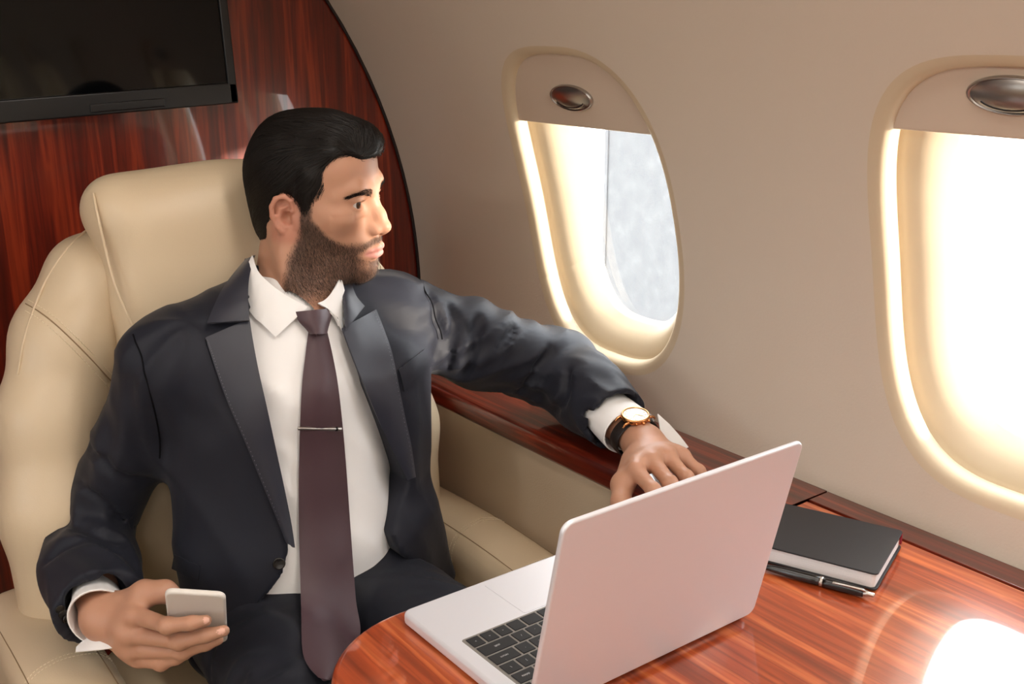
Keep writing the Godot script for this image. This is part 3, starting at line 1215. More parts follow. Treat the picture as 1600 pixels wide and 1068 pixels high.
# ---------------------------------------------------------------- the man
# head: local axes, +z his gaze, +x his left, y up, origin between the ears at eye height
const HEAD_AT := Vector3(0.671, -0.218, -1.338)
const HEAD_S := 0.956
var head_xf: Transform3D

func people_materials(weave: Texture2D) -> void:
	var m := mat("skin", Color.WHITE, 0.48, 0.0, 0.45)
	m.vertex_color_use_as_albedo = true
	m.subsurf_scatter_enabled = true
	m.subsurf_scatter_strength = 0.06
	relief(m, noise_tex(61, 0.25, [], 256, 3), 0.005, 30.0)
	m = mat("hair", rgb(13, 11, 10), 0.46, 0.0, 0.38)
	m = mat("hair_strand", rgb(24, 19, 16), 0.5, 0.0, 0.4)
	m = mat("brow", rgb(28, 21, 17), 0.8, 0.0, 0.2)
	m = mat("beard", Color.WHITE, 0.55, 0.0, 0.4)
	m.vertex_color_use_as_albedo = true
	m = mat("eye", Color.WHITE, 0.3, 0.0, 0.25)
	m.vertex_color_use_as_albedo = true
	m = mat("nail", rgb(226, 176, 156), 0.25)
	m = mat("suit", rgb(28, 30, 40), 0.56, 0.0, 0.36)
	m.rim_enabled = true
	m.rim = 0.16
	m.rim_tint = 0.2
	relief(m, weave, 0.012, 40.0)
	m = mat("suit_lapel", rgb(36, 38, 50), 0.42, 0.0, 0.52)
	m.rim_enabled = true
	m.rim = 0.3
	m.rim_tint = 0.2
	relief(m, weave, 0.010, 40.0)
	m = mat("lining", rgb(24, 24, 30), 0.3)
	m = mat("lining_red", rgb(110, 16, 36), 0.4)
	m = mat("trousers", rgb(24, 26, 35), 0.58, 0.0, 0.4)
	m.rim_enabled = true
	m.rim = 0.2
	relief(m, weave, 0.012, 40.0)
	m = mat("shirt", rgb(242, 241, 240), 0.7, 0.0, 0.35)
	relief(m, weave, 0.006, 60.0)
	m = mat("tie", rgb(70, 47, 53), 0.48, 0.0, 0.5)
	m.rim_enabled = true
	m.rim = 0.6
	relief(m, weave, 0.008, 50.0)
	mat("pick_stitch", rgb(120, 118, 128), 0.7)
	mat("seam_cloth", rgb(14, 14, 18), 0.8, 0.0, 0.2)
	mat("button", rgb(20, 18, 18), 0.25)
	mat("strap", rgb(30, 22, 20), 0.45)
	mat("dial", rgb(226, 230, 232), 0.3)
	mat("shoe", rgb(16, 14, 14), 0.25)

class SkinField extends Field:
	var speck := FastNoiseLite.new()
	var xf_head := Transform3D()
	var is_head := false
	func beard_share(p: Vector3) -> float:
		var x := absf(p.x)
		# cheek line falls from the sideburn to the corner of the mouth
		var line := lerpf(-0.012, -0.058, smoothstep(0.012, 0.066, p.z))
		var rear := lerpf(0.012, -0.004, smoothstep(-0.02, -0.09, p.y))
		var a := smoothstep(0.006, -0.008, p.y - line) * smoothstep(rear - 0.008, rear + 0.006, p.z)
		if p.y > -0.04 and p.z < 0.026 and x > 0.05:
			a = maxf(a, smoothstep(0.006, 0.012, p.z) * smoothstep(0.028, 0.022, p.z) * smoothstep(0.02, 0.0, p.y))
		a *= smoothstep(-0.145, -0.112, p.y + 0.35 * maxf(0.0, 0.02 - p.z))
		# moustache
		var mo := smoothstep(0.0050, 0.0020, absf(p.y + 0.0585 + 0.0022 * smoothstep(0.004, 0.028, x) * 3.0) - 0.0035) * smoothstep(0.034, 0.026, x) * step_in(p.z, 0.06)
		a = maxf(a, mo)
		# bare skin round the lips
		var lip := Vector2(x / 0.031, (p.y + 0.0755) / 0.0135).length()
		if p.z > 0.065:
			a *= smoothstep(0.9, 1.15, lip)
			# thin on the cheeks beside the chin
			a *= 1.0 - 0.55 * smoothstep(0.012, 0.0, absf(x - 0.022)) * smoothstep(0.014, 0.0, absf(p.y + 0.090))
		return clampf(a, 0.0, 1.0)
	func step_in(v: float, e: float) -> float:
		return 1.0 if v > e else 0.0
	func lips(p: Vector3) -> float:
		if p.z < 0.06:
			return 0.0
		var q := Vector2(p.x / 0.0265, (p.y + 0.0745) / 0.0098)
		return smoothstep(1.08, 0.86, q.length())
	func tint(p: Vector3, _n: Vector3) -> Color:
		var base := Color(0.50, 0.262, 0.168)
		var n := speck.get_noise_3d(p.x * 900, p.y * 900, p.z * 900)
		base = base * (1.0 + 0.06 * n)
		if not is_head:
			return base
		base = base.lerp(Color(0.52, 0.22, 0.19), 0.9 * lips(p))
		# ears are redder
		if absf(p.x) > 0.066 and p.z < 0.012 and p.y < 0.03:
			base = base.lerp(Color(0.50, 0.20, 0.14), 0.55 * smoothstep(0.0685, 0.0755, absf(p.x)) * smoothstep(-0.066, -0.050, p.y))
		var b := beard_share(p)
		if b > 0.0:
			base = base.lerp(Color(0.048, 0.029, 0.021), clampf(b * (0.70 + 0.28 * n), 0.0, 1.0))
		return base

func head_field() -> SkinField:
	var f := SkinField.new()
	f.is_head = true
	f.cell = 0.0022
	f.lo = Vector3(-0.105, -0.215, -0.125)
	f.hi = Vector3(0.105, 0.125, 0.135)
	f.mirror = true
	f.ell(Vector3(0, 0.030, -0.016), Vector3(0.074, 0.082, 0.092))
	f.ell(Vector3(0, 0.044, 0.028), Vector3(0.062, 0.056, 0.053), 0.03)
	f.ell(Vector3(0, -0.030, 0.030), Vector3(0.060, 0.072, 0.052), 0.03)
	f.ell(Vector3(0.040, -0.03, 0.0), Vector3(0.030, 0.06, 0.05), 0.03)
	f.chain([Vector3(0.056, -0.030, -0.004), Vector3(0.052, -0.075, 0.006), Vector3(0.035, -0.101, 0.040), Vector3(0.010, -0.110, 0.066)], [0.013, 0.0145, 0.0135, 0.0135], 0.026)
	f.ell(Vector3(0, -0.1075, 0.073), Vector3(0.020, 0.0150, 0.016), 0.018)
	f.ell(Vector3(0, -0.07, 0.066), Vector3(0.034, 0.032, 0.028), 0.025)
	f.ell(Vector3(0.045, -0.019, 0.052), Vector3(0.018, 0.012, 0.020), 0.026)
	f.cap(Vector3(0.008, 0.0165, 0.0815), Vector3(0.034, 0.0215, 0.0745), 0.0085, 0.0075, 0.014)
	f.cap(Vector3(0.034, 0.0215, 0.0745), Vector3(0.052, 0.0125, 0.0530), 0.0075, 0.0065, 0.014)
	# eye sockets
	f.ell(Vector3(0.0330, 0.0005, 0.0900), Vector3(0.0175, 0.0115, 0.0150), 0.010, 1)
	# nose: root on the face first, then bridge, tip and wings
	f.cap(Vector3(0, 0.004, 0.0660), Vector3(0, -0.036, 0.0780), 0.0125, 0.0165, 0.012)
	f.cap(Vector3(0, -0.006, 0.0800), Vector3(0, -0.034, 0.0900), 0.0085, 0.0120, 0.010)
	f.cap(Vector3(0, 0.012, 0.0800), Vector3(0, -0.020, 0.0965), 0.0068, 0.0078, 0.010)
	f.cap(Vector3(0, -0.020, 0.0965), Vector3(0, -0.0360, 0.1035), 0.0074, 0.0084, 0.008)
	f.ell(Vector3(0, -0.0378, 0.1040), Vector3(0.0092, 0.0084, 0.0094), 0.006)
	f.ell(Vector3(0.0122, -0.0410, 0.0935), Vector3(0.0066, 0.0076, 0.0100), 0.006)
	f.cap(Vector3(0, -0.0450, 0.1015), Vector3(0, -0.0520, 0.0905), 0.0042, 0.0050, 0.005)
	f.cap(Vector3(0.0065, -0.0490, 0.0985), Vector3(0.0082, -0.0405, 0.0945), 0.0032, 0.0026, 0.003, 1)
	# philtrum ridges and lips
	f.cap(Vector3(0.004, -0.0555, 0.0935), Vector3(0.0045, -0.0665, 0.0965), 0.0028, 0.0030, 0.006)
	f.chain([Vector3(0, -0.0698, 0.0962), Vector3(0.0075, -0.0686, 0.0958), Vector3(0.0160, -0.0716, 0.0898), Vector3(0.0255, -0.0752, 0.0800)], [0.0040, 0.0044, 0.0036, 0.0020], 0.004)
	f.chain([Vector3(0, -0.0812, 0.0948), Vector3(0.0100, -0.0806, 0.0925), Vector3(0.0225, -0.0768, 0.0815)], [0.0052, 0.0050, 0.0022], 0.005)
	f.chain([Vector3(0, -0.0750, 0.1030), Vector3(0.0120, -0.0745, 0.0985), Vector3(0.0255, -0.0757, 0.0850)], [0.0011, 0.0011, 0.0010], 0.002, 1)
	f.cap(Vector3(0, -0.0915, 0.0985), Vector3(0.013, -0.0905, 0.0945), 0.0052, 0.0044, 0.007, 1)
	# lids over the eyeballs, with the slit cut between them
	f.ball(Vector3(0.0320, 0.0, 0.0680), 0.0150, 0.004)
	f.ell(Vector3(0.0325, -0.0004, 0.0830), Vector3(0.0150, 0.0054, 0.0110), 0.0012, 1, Basis(Vector3(0, 1, 0), 0.22) * Basis(Vector3(0, 0, 1), 0.05))
	f.ball(Vector3(0.0320, 0.0, 0.0680), 0.0119, 0.0006, 1)
	f.cap(Vector3(0.0195, 0.0098, 0.0800), Vector3(0.0445, 0.0088, 0.0720), 0.0036, 0.0038, 0.006)
	# ears
	var eb := Basis(Vector3(0, 1, 0), -0.42) * Basis(Vector3(1, 0, 0), -0.16)
	var ec := Vector3(0.0785, -0.0200, -0.0125)
	f.ell(ec + eb * Vector3(-0.0030, 0.002, -0.002), Vector3(0.0050, 0.0270, 0.0155), 0.006, 0, eb)
	var hx := []
	for q in [[0.004, 0.001], [0.0125, 0.010], [0.0115, 0.022], [0.003, 0.0305], [-0.0085, 0.0285], [-0.0160, 0.018], [-0.0175, 0.004], [-0.0145, -0.009], [-0.0085, -0.0190]]:
		hx.append(ec + eb * Vector3(0.0040, q[1], q[0]))
	f.chain(hx, [0.0024, 0.0032, 0.0036, 0.0038, 0.0038, 0.0037, 0.0036, 0.0034, 0.0038], 0.0015)
	f.ell(ec + eb * Vector3(-0.0006, -0.0255, -0.0005), Vector3(0.0042, 0.0088, 0.0080), 0.006, 0, eb)
	f.ell(ec + eb * Vector3(0.0045, -0.0025, 0.0020), Vector3(0.0105, 0.0112, 0.0085), 0.0015, 1, eb)
	f.ell(ec + eb * Vector3(0.0045, 0.0198, -0.0010), Vector3(0.0065, 0.0072, 0.0078), 0.0015, 1, eb)
	var ax := []
	for q in [[0.004, 0.0150], [-0.0050, 0.0130], [-0.0095, 0.003], [-0.0085, -0.008], [-0.002, -0.0145]]:
		ax.append(ec + eb * Vector3(0.0022, q[1], q[0]))
	f.chain(ax, [0.0018, 0.0024, 0.0027, 0.0026, 0.0026], 0.003)
	f.ell(ec + eb * Vector3(0.0012, -0.0045, 0.0110), Vector3(0.0032, 0.0062, 0.0038), 0.004, 0, eb)
	# neck, on its way to the collar of a body that faces another way
	f.mirror = false
	var inv := head_xf.affine_inverse()
	var base := inv * Vector3(0.612, -0.430, -1.345)
	var notch := inv * Vector3(0.602, -0.395, -1.275)
	f.cap(Vector3(0, -0.050, -0.030), base, 0.054, 0.060, 0.025)
	f.cap(Vector3(0, -0.085, 0.012), notch, 0.030, 0.030, 0.03)
	for s in [-1.0, 1.0]:
		f.cap(Vector3(0.056 * s, -0.045, -0.030), notch, 0.016, 0.012, 0.022)
	f.ball(notch.lerp(Vector3(0, -0.085, 0.03), 0.45), 0.018, 0.02)
	return f

class HairField extends Field:
	var wave := FastNoiseLite.new()
	func bump(p: Vector3) -> float:
		# combed grooves running back over the head
		var a := p.x * 1.0 + p.y * 0.35
		return 0.0016 * wave.get_noise_3d(a * 520.0, p.z * 55.0 + p.y * 60.0, p.x * 60.0)

func hair_field() -> HairField:
	var f := HairField.new()
	f.bumpy = true
	f.wave.seed = 4
	f.cell = 0.0026
	f.lo = Vector3(-0.115, -0.125, -0.135)
	f.hi = Vector3(0.115, 0.150, 0.125)
	f.mirror = true
	f.ell(Vector3(0, 0.024, -0.016), Vector3(0.0795, 0.0855, 0.0945))
	f.ell(Vector3(0, 0.050, 0.012), Vector3(0.069, 0.055, 0.076), 0.02)
	f.ell(Vector3(0, -0.03, -0.042), Vector3(0.066, 0.075, 0.059), 0.02)
	# sideburns
	f.cap(Vector3(0.0680, 0.040, 0.020), Vector3(0.0680, -0.014, 0.013), 0.012, 0.006, 0.012)
	f.mirror = false
	# quiff: raised and swept to his left
	f.cap(Vector3(-0.045, 0.073, 0.040), Vector3(0.005, 0.080, 0.063), 0.021, 0.022, 0.02)
	f.cap(Vector3(0.005, 0.080, 0.063), Vector3(0.046, 0.068, 0.067), 0.022, 0.017, 0.02)
	f.cap(Vector3(0.0, 0.079, 0.020), Vector3(0.0, 0.067, -0.046), 0.034, 0.034, 0.03)
	f.mirror = true
	# face, temples and ears stay bare
	f.box(Vector3(0, -0.053, 0.115), Vector3(0.13, 0.1120, 0.0700), 0.02, 0.012, 1)
	f.ell(Vector3(0.060, 0.043, 0.084), Vector3(0.030, 0.036, 0.040), 0.012, 1)
	f.box(Vector3(0.085, -0.080, 0.036), Vector3(0.05, 0.0480, 0.058), 0.012, 0.008, 1)
	f.ell(Vector3(0.082, -0.0215, -0.012), Vector3(0.024, 0.036, 0.021), 0.006, 1, Basis(Vector3(1, 0, 0), -0.16))
	f.box(Vector3(0, -0.165, 0.0), Vector3(0.2, 0.062, 0.2), 0.01, 0.02, 1)
	return f

# thin strands rooted on points of a surface and lying along a comb direction
func strand(mb: MB, pts: PackedVector3Array, r0: float, nrm: Vector3) -> void:
	var n := pts.size()
	var base := mb.v.size()
	for i in n:
		var t := (pts[mini(i + 1, n - 1)] - pts[maxi(i - 1, 0)]).normalized()
		var side := t.cross(nrm).normalized()
		var r := r0 * (1.0 - 0.85 * pow(i / float(n - 1), 2.0))
		mb.v.append(pts[i] + side * r)
		mb.v.append(pts[i] + nrm * r)
		mb.v.append(pts[i] - side * r)
		for q in 3:
			mb.uv.append(Vector2.ZERO)
	for i in n - 1:
		var a := base + i * 3
		mb.quad(a, a + 1, a + 4, a + 3)
		mb.quad(a + 1, a + 2, a + 5, a + 4)

func comb(p: Vector3) -> Vector3:
	# top: from the brow back and a little to his right; sides: back and down
	var top := smoothstep(0.05, 0.10, p.y)
	var d := Vector3(-0.25 - p.x * 2.0, 0.25, -1.0).lerp(Vector3(0.0, -0.75, -0.8), 1.0 - top)
	if p.z < -0.06:
		d = d.lerp(Vector3(0, -1.0, -0.2), smoothstep(-0.06, -0.10, p.z))
	if p.z > 0.05 and p.y > 0.06:
		d = d.lerp(Vector3(0.9, 0.5, -0.25), 0.75 * smoothstep(0.05, 0.09, p.z))
	if p.z > 0.0 and p.y < 0.02:
		d = Vector3(0, -1, -0.15)
	return d

func hair_strands(f: HairField, rng: RandomNumberGenerator) -> MB:
	var mb := MB.new()
	var wav := FastNoiseLite.new()
	wav.seed = 12
	wav.frequency = 1.0
	var n := f.verts.size()
	for i in 9000:
		var k := rng.randi() % n
		var p := f.verts[k]
		var nr := f.norms[k]
		if f.val(p, f.all) > 0.003:
			continue
		var pts := PackedVector3Array()
		var low := smoothstep(0.06, -0.06, p.y)
		var step := lerpf(0.0065, 0.0026, low) * rng.randf_range(0.8, 1.3)
		var lift := rng.randf_range(0.0002, 0.0030) * (1.0 - 0.75 * low)
		var ph := rng.randf() * 0.6
		var segs := 8
		var q := p
		var ok := true
		for s in segs:
			var g := f.grad(q, 0.003) if s % 3 == 0 else nr
			nr = g
			var d := comb(q)
			d += (0.55 + 0.6 * smoothstep(0.02, 0.07, q.z) * smoothstep(0.04, 0.07, q.y)) * Vector3(wav.get_noise_3d(q.x * 26 + ph, q.y * 26, q.z * 26), wav.get_noise_3d(q.x * 26, q.y * 26 + 40 + ph, q.z * 26), wav.get_noise_3d(q.x * 26, q.y * 26, q.z * 26 + 80 + ph))
			d = (d - g * d.dot(g)).normalized()
			pts.append(q + g * (lift * sin(PI * clampf(s / 5.0, 0.0, 1.0) * 0.6)))
			q += d * step
			var e := f.val(q, f.all)
			q -= g * (e - 0.0002)
			if absf(e) > 0.006:
				ok = s > 3
				break
		if ok and pts.size() > 2:
			strand(mb, pts, rng.randf_range(0.00018, 0.00045), nr)
	return mb

func beard_strands(f: SkinField, rng: RandomNumberGenerator) -> MB:
	var mb := MB.new()
	for i in f.verts.size():
		var p := f.verts[i]
		var b := f.beard_share(p)
		if b < 0.12 or p.z < -0.02:
			continue
		var tries := 2 if rng.randf() < b else (1 if rng.randf() < b else 0)
		for t in tries:
			var nr := f.norms[i]
			var q := p + Vector3(rng.randf_range(-1, 1), rng.randf_range(-1, 1), rng.randf_range(-1, 1)) * 0.0015
			var d := Vector3(0.0, -0.9, 0.25)
			if p.z > 0.06:
				d = Vector3(p.x * 8.0, -0.8, 0.1)
			d = (d - nr * d.dot(nr)).normalized()
			d = (d + Vector3(rng.randf_range(-1, 1), rng.randf_range(-1, 1), rng.randf_range(-1, 1)) * 0.45).normalized()
			var len := rng.randf_range(0.0035, 0.0075) * (0.55 + 0.45 * b)
			if p.z > 0.075:
				len *= 0.6
			strand(mb, PackedVector3Array([q - nr * 0.0004, q + d * len * 0.5 + nr * len * 0.28, q + d * len + nr * len * 0.30]), 0.00014, nr)
			var shade := Color(0.014, 0.010, 0.008).lerp(Color(0.095, 0.056, 0.037), pow(rng.randf(), 1.8))
			for z in 9:
				mb.c.append(shade)
	return mb

func brow_strands(f: SkinField, s: float, rng: RandomNumberGenerator) -> MB:
	var mb := MB.new()
	for i in 400:
		var t := rng.randf()
		var w := lerpf(0.0052, 0.0018, t) * rng.randf_range(-1, 1)
		var o := Vector3(s * lerpf(0.0125, 0.0520, t), lerpf(0.0125, 0.0190, sin(PI * t * 0.72)) - 0.006 * maxf(0.0, t - 0.6) * 2.0 + w, 0.13)
		var q := f.meet(o, Vector3(0, 0, -1), 0.0, 0.12, 0.0)
		var nr := f.grad(q)
		var d := Vector3(s * 1.0, lerpf(0.7, -0.25, t), -0.4)
		d = (d - nr * d.dot(nr)).normalized() + Vector3(rng.randf_range(-1, 1), rng.randf_range(-1, 1), 0) * 0.2
		strand(mb, PackedVector3Array([q, q + d * 0.004 + nr * 0.0009, q + d * 0.0075 + nr * 0.0004]), 0.00016, nr)
	return mb

func eyeball(s: float) -> MB:
	var mb := MB.new()
	var c := Vector3(0.0320 * s, 0.0, 0.0680)
	var gaze := Vector3(-0.10, 0.0, 1.0).normalized()
	var b := Basis.looking_at(-gaze, Vector3.UP)
	var rows := []
	for j in 25:
		var th := PI * j / 24.0
		var row := PackedVector3Array()
		for i in 28:
			var a := TAU * i / 28.0
			var r := 0.0119 + 0.0004 * smoothstep(0.42, 0.0, th)
			row.append(c + b * (Vector3(sin(th) * cos(a), sin(th) * sin(a), cos(th)) * r))
		rows.append(row)
	mb.grid(rows, true)
	for i in mb.v.size():
		var th := gaze.angle_to(mb.v[i] - c)
		var col := Color(0.70, 0.64, 0.60)
		if th < 0.20:
			col = Color(0.006, 0.005, 0.005)
		elif th < 0.48:
			col = Color(0.060, 0.030, 0.014)
		elif th < 0.54:
			col = Color(0.02, 0.012, 0.01)
		mb.c.append(col)
	return mb

# ---- hands
func at_height(x: float, y: float, h: float) -> Vector3:
	var d := ray(x, y)
	return d * (h / d.y)

func hand(f: Field, wrist: Vector3, fingers: Array, thumb: Array, flat: Vector3) -> void:
	# palm: wrist to each knuckle, webbed together
	for i in 4:
		var k: Vector3 = fingers[i][0]
		f.cap(wrist.lerp(k, 0.12), k.lerp(wrist, 0.12), 0.0165, [0.0125, 0.0128, 0.0118, 0.0105][i], 0.022)
	for i in 3:
		f.cap((fingers[i][0] as Vector3).lerp(wrist, 0.15), (fingers[i + 1][0] as Vector3).lerp(wrist, 0.15), 0.0115, 0.0110, 0.014)
	for i in 4:
		var s: float = [1.0, 1.02, 0.97, 0.87][i]
		f.chain(fingers[i], [0.0112 * s, 0.0094 * s, 0.0083 * s, 0.0068 * s], 0.006)
		f.ball(fingers[i][0] + flat * 0.0035, 0.0095 * s, 0.008)
		f.ball(fingers[i][1] + flat * 0.0012, 0.0094 * s, 0.005)
	f.chain(thumb, [0.0165, 0.0135, 0.0108, 0.0088], 0.016)

func nail(tip: Vector3, joint: Vector3, out: Vector3, r: float) -> MB:
	var mb := MB.new()
	var d := (tip - joint).normalized()
	var o := (out - d * out.dot(d)).normalized()
	var side := d.cross(o)
	var rows := []
	for j in 6:
		var row := PackedVector3Array()
		for i in 9:
			var u := i / 4.0 - 1.0
			var v := j / 5.0
			var w := r * 0.78 * (1.0 - 0.35 * pow(absf(v - 0.45) * 2.0, 3.0))
			var c := tip - d * (r * 0.7) + d * (v * r * 1.75 - r * 0.55)
			row.append(c + side * (u * w) + o * (sqrt(maxf(0.0, 1.0 - 0.62 * u * u)) * r * 1.06 - 0.0005 * v))
		rows.append(row)
	mb.grid(rows)
	return mb

var r_f: Array
var r_thumb: Array
var r_wrist: Vector3
var l_f: Array
var l_thumb: Array
var l_wrist: Vector3
const R_SHO := Vector3(0.434, -0.426, -1.335)
const R_ELB := Vector3(0.335, -0.700, -1.470)
const L_SHO := Vector3(0.790, -0.422, -1.338)
const L_ELB := Vector3(1.062, -0.540, -1.275)

func pose() -> void:
	head_xf = Transform3D(Basis(Vector3.UP, deg_to_rad(36.5)) * Basis(Vector3.RIGHT, deg_to_rad(5.2)) * Basis(Vector3.BACK, deg_to_rad(4.4)), HEAD_AT)
	head_xf.basis = head_xf.basis.scaled_local(Vector3.ONE * HEAD_S)
	r_wrist = px(160, 962, 1.345)
	r_f = [[px(214, 961, 1.300), px(262, 977, 1.258), px(299, 973, 1.252), px(322, 969, 1.258)],
		[px(204, 990, 1.305), px(281, 1002, 1.278), px(322, 992, 1.270), px(350, 985, 1.270)],
		[px(209, 1014, 1.315), px(287, 1017, 1.296), px(322, 1005, 1.288), px(341, 999, 1.288)],
		[px(219, 1029, 1.325), px(252, 1036, 1.312), px(276, 1028, 1.306), px(292, 1021, 1.304)]]
	r_thumb = [px(186, 944, 1.340), px(226, 926, 1.320), px(258, 923, 1.315), px(278, 935, 1.318)]
	l_wrist = at_height(1004, 692, -0.580)
	l_f = [[at_height(994, 735, -0.574), at_height(1021, 766, -0.584), at_height(1038, 790, -0.600), at_height(1046, 806, -0.612)],
		[at_height(1021, 722, -0.570), at_height(1047, 755, -0.580), at_height(1065, 781, -0.600), at_height(1071, 796, -0.613)],
		[at_height(1046, 716, -0.572), at_height(1072, 745, -0.584), at_height(1094, 765, -0.604), at_height(1100, 778, -0.614)],
		[at_height(1068, 714, -0.578), at_height(1092, 736, -0.592), at_height(1106, 752, -0.608), at_height(1112, 762, -0.615)]]
	l_thumb = [at_height(988, 722, -0.588), at_height(973, 757, -0.596), at_height(970, 785, -0.608), at_height(980, 806, -0.616)]

func body_skin(holder: Node3D) -> SkinField:
	var hf := head_field()
	hf.tinted = true
	hf.build()
	var rh := SkinField.new()
	rh.cell = 0.0026
	rh.tinted = true
	rh.lo = Vector3(0.22, -0.86, -1.36)
	rh.hi = Vector3(0.44, -0.60, -1.04)
	hand(rh, r_wrist, r_f, r_thumb, (cf * -1.0 + cr * -0.5).normalized())
	rh.cap(r_wrist.lerp(R_ELB, 0.30), r_wrist, 0.029, 0.0255, 0.02)
	var lh := SkinField.new()
	lh.cell = 0.0026
	lh.tinted = true
	lh.lo = Vector3(0.82, -0.68, -1.16)
	lh.hi = Vector3(1.14, -0.52, -0.84)
	hand(lh, l_wrist, l_f, l_thumb, Vector3.UP)
	lh.cap(l_wrist.lerp(L_ELB, 0.30), l_wrist, 0.030, 0.0265, 0.02)
	# trunk and limbs under the clothes
	var b := SkinField.new()
	b.cell = 0.013
	b.tinted = true
	b.lo = Vector3(0.2, -1.31, -1.48)
	b.hi = Vector3(1.16, -0.34, -0.70)
	b.ell(Vector3(0.60, -0.53, -1.345), Vector3(0.155, 0.15, 0.085))
	b.ell(Vector3(0.597, -0.72, -1.32), Vector3(0.135, 0.17, 0.088), 0.05)
	b.ell(Vector3(0.597, -0.83, -1.31), Vector3(0.145, 0.08, 0.10), 0.05)
	b.cap(Vector3(0.45, -0.435, -1.345), Vector3(0.75, -0.43, -1.345), 0.045, 0.045, 0.04)
	b.cap(Vector3(0.612, -0.48, -1.35), Vector3(0.618, -0.40, -1.350), 0.055, 0.052, 0.03)
	b.chain([R_SHO, R_ELB, r_wrist.lerp(R_ELB, 0.12)], [0.040, 0.030, 0.024], 0.03)
	b.chain([L_SHO, L_ELB, l_wrist.lerp(L_ELB, 0.12)], [0.040, 0.030, 0.024], 0.03)
	b.chain([Vector3(0.52, -0.835, -1.28), Vector3(0.42, -0.825, -0.87), Vector3(0.42, -1.24, -0.84)], [0.072, 0.050, 0.036], 0.03)
	b.chain([Vector3(0.68, -0.835, -1.28), Vector3(0.72, -0.825, -0.85), Vector3(0.72, -1.24, -0.82)], [0.072, 0.050, 0.036], 0.03)
	for f in [rh, lh, b]:
		f.build()
	var mb := MB.new()
	hf.into(mb, head_xf)
	for f in [rh, lh, b]:
		f.into(mb)
	part(mb, "body", M.skin, holder)
	for i in 4:
		var s: float = [1.0, 1.02, 0.97, 0.87][i]
		if i < 2:
			part(nail(r_f[i][3], r_f[i][2], (cf * -1.0 + cu * 0.35 + cr * 0.3).normalized(), 0.0068 * s), "fingernail", M.nail, holder)
	return hf

func dress_head(t: Node3D, hf: SkinField) -> void:
	var rng := RandomNumberGenerator.new()
	rng.seed = 77
	var hair := hair_field()
	hair.build()
	var mb := MB.new()
	hair.into(mb, head_xf)
	var oh := part(mb, "hair", M.hair, t)
	tag(oh, "short dark hair swept back with a raised front")
	mb = hair_strands(hair, rng)
	for i in mb.v.size():
		mb.v[i] = head_xf * mb.v[i]
	var st := put(fast_mesh(mb), "hair_strands", M.hair_strand, oh)
	st.set_meta("kind", "stuff")
	mb = beard_strands(hf, rng)
	for i in mb.v.size():
		mb.v[i] = head_xf * mb.v[i]
	st = put(fast_mesh(mb), "beard", M.beard, t)
	st.set_meta("kind", "stuff")
	tag(st, "short trimmed dark beard and moustache")
	for s in [-1.0, 1.0]:
		mb = brow_strands(hf, s, rng)
		for i in mb.v.size():
			mb.v[i] = head_xf * mb.v[i]
		st = put(fast_mesh(mb), "eyebrow", M.brow, t)
		st.set_meta("kind", "stuff")
		mb = eyeball(s)
		for i in mb.v.size():
			mb.v[i] = head_xf * mb.v[i]
		part(mb, "eye", M.eye, t)
		# upper lashes
		mb = MB.new()
		var c := Vector3(0.0320 * s, 0.0, 0.0680)
		for k in 26:
			var a := lerpf(-0.95, 0.95, k / 25.0)
			var lid := c + Vector3(sin(a) * 0.0142, 0.0044 * cos(a * 1.3), cos(a) * 0.0142)
			var d := Vector3(sin(a), 0.25, cos(a)).normalized()
			strand(mb, PackedVector3Array([lid, lid + d * 0.003 + Vector3(0, -0.0004, 0), lid + d * 0.0048 + Vector3(0, 0.0012, 0)]), 0.00010, Vector3.UP)
		for i in mb.v.size():
			mb.v[i] = head_xf * mb.v[i]
		st = put(fast_mesh(mb), "eyelashes", M.brow, t)
		st.set_meta("kind", "stuff")

# plain smooth normals without welding, for meshes of very many strands
func fast_mesh(mb: MB) -> ArrayMesh:
	var nn := PackedVector3Array()
	nn.resize(mb.v.size())
	for i in range(0, mb.idx.size(), 3):
		var a := mb.idx[i]
		var b := mb.idx[i + 1]
		var d := mb.idx[i + 2]
		var f := (mb.v[d] - mb.v[a]).cross(mb.v[b] - mb.v[a])
		nn[a] += f
		nn[b] += f
		nn[d] += f
	for i in nn.size():
		nn[i] = nn[i].normalized() if nn[i].length_squared() > 0 else Vector3.UP
	var arr := []
	arr.resize(Mesh.ARRAY_MAX)
	arr[Mesh.ARRAY_VERTEX] = mb.v
	arr[Mesh.ARRAY_NORMAL] = nn
	if mb.c.size() == mb.v.size():
		arr[Mesh.ARRAY_COLOR] = mb.c
	arr[Mesh.ARRAY_INDEX] = mb.idx
	var m := ArrayMesh.new()
	m.add_surface_from_arrays(Mesh.PRIMITIVE_TRIANGLES, arr)
	return m

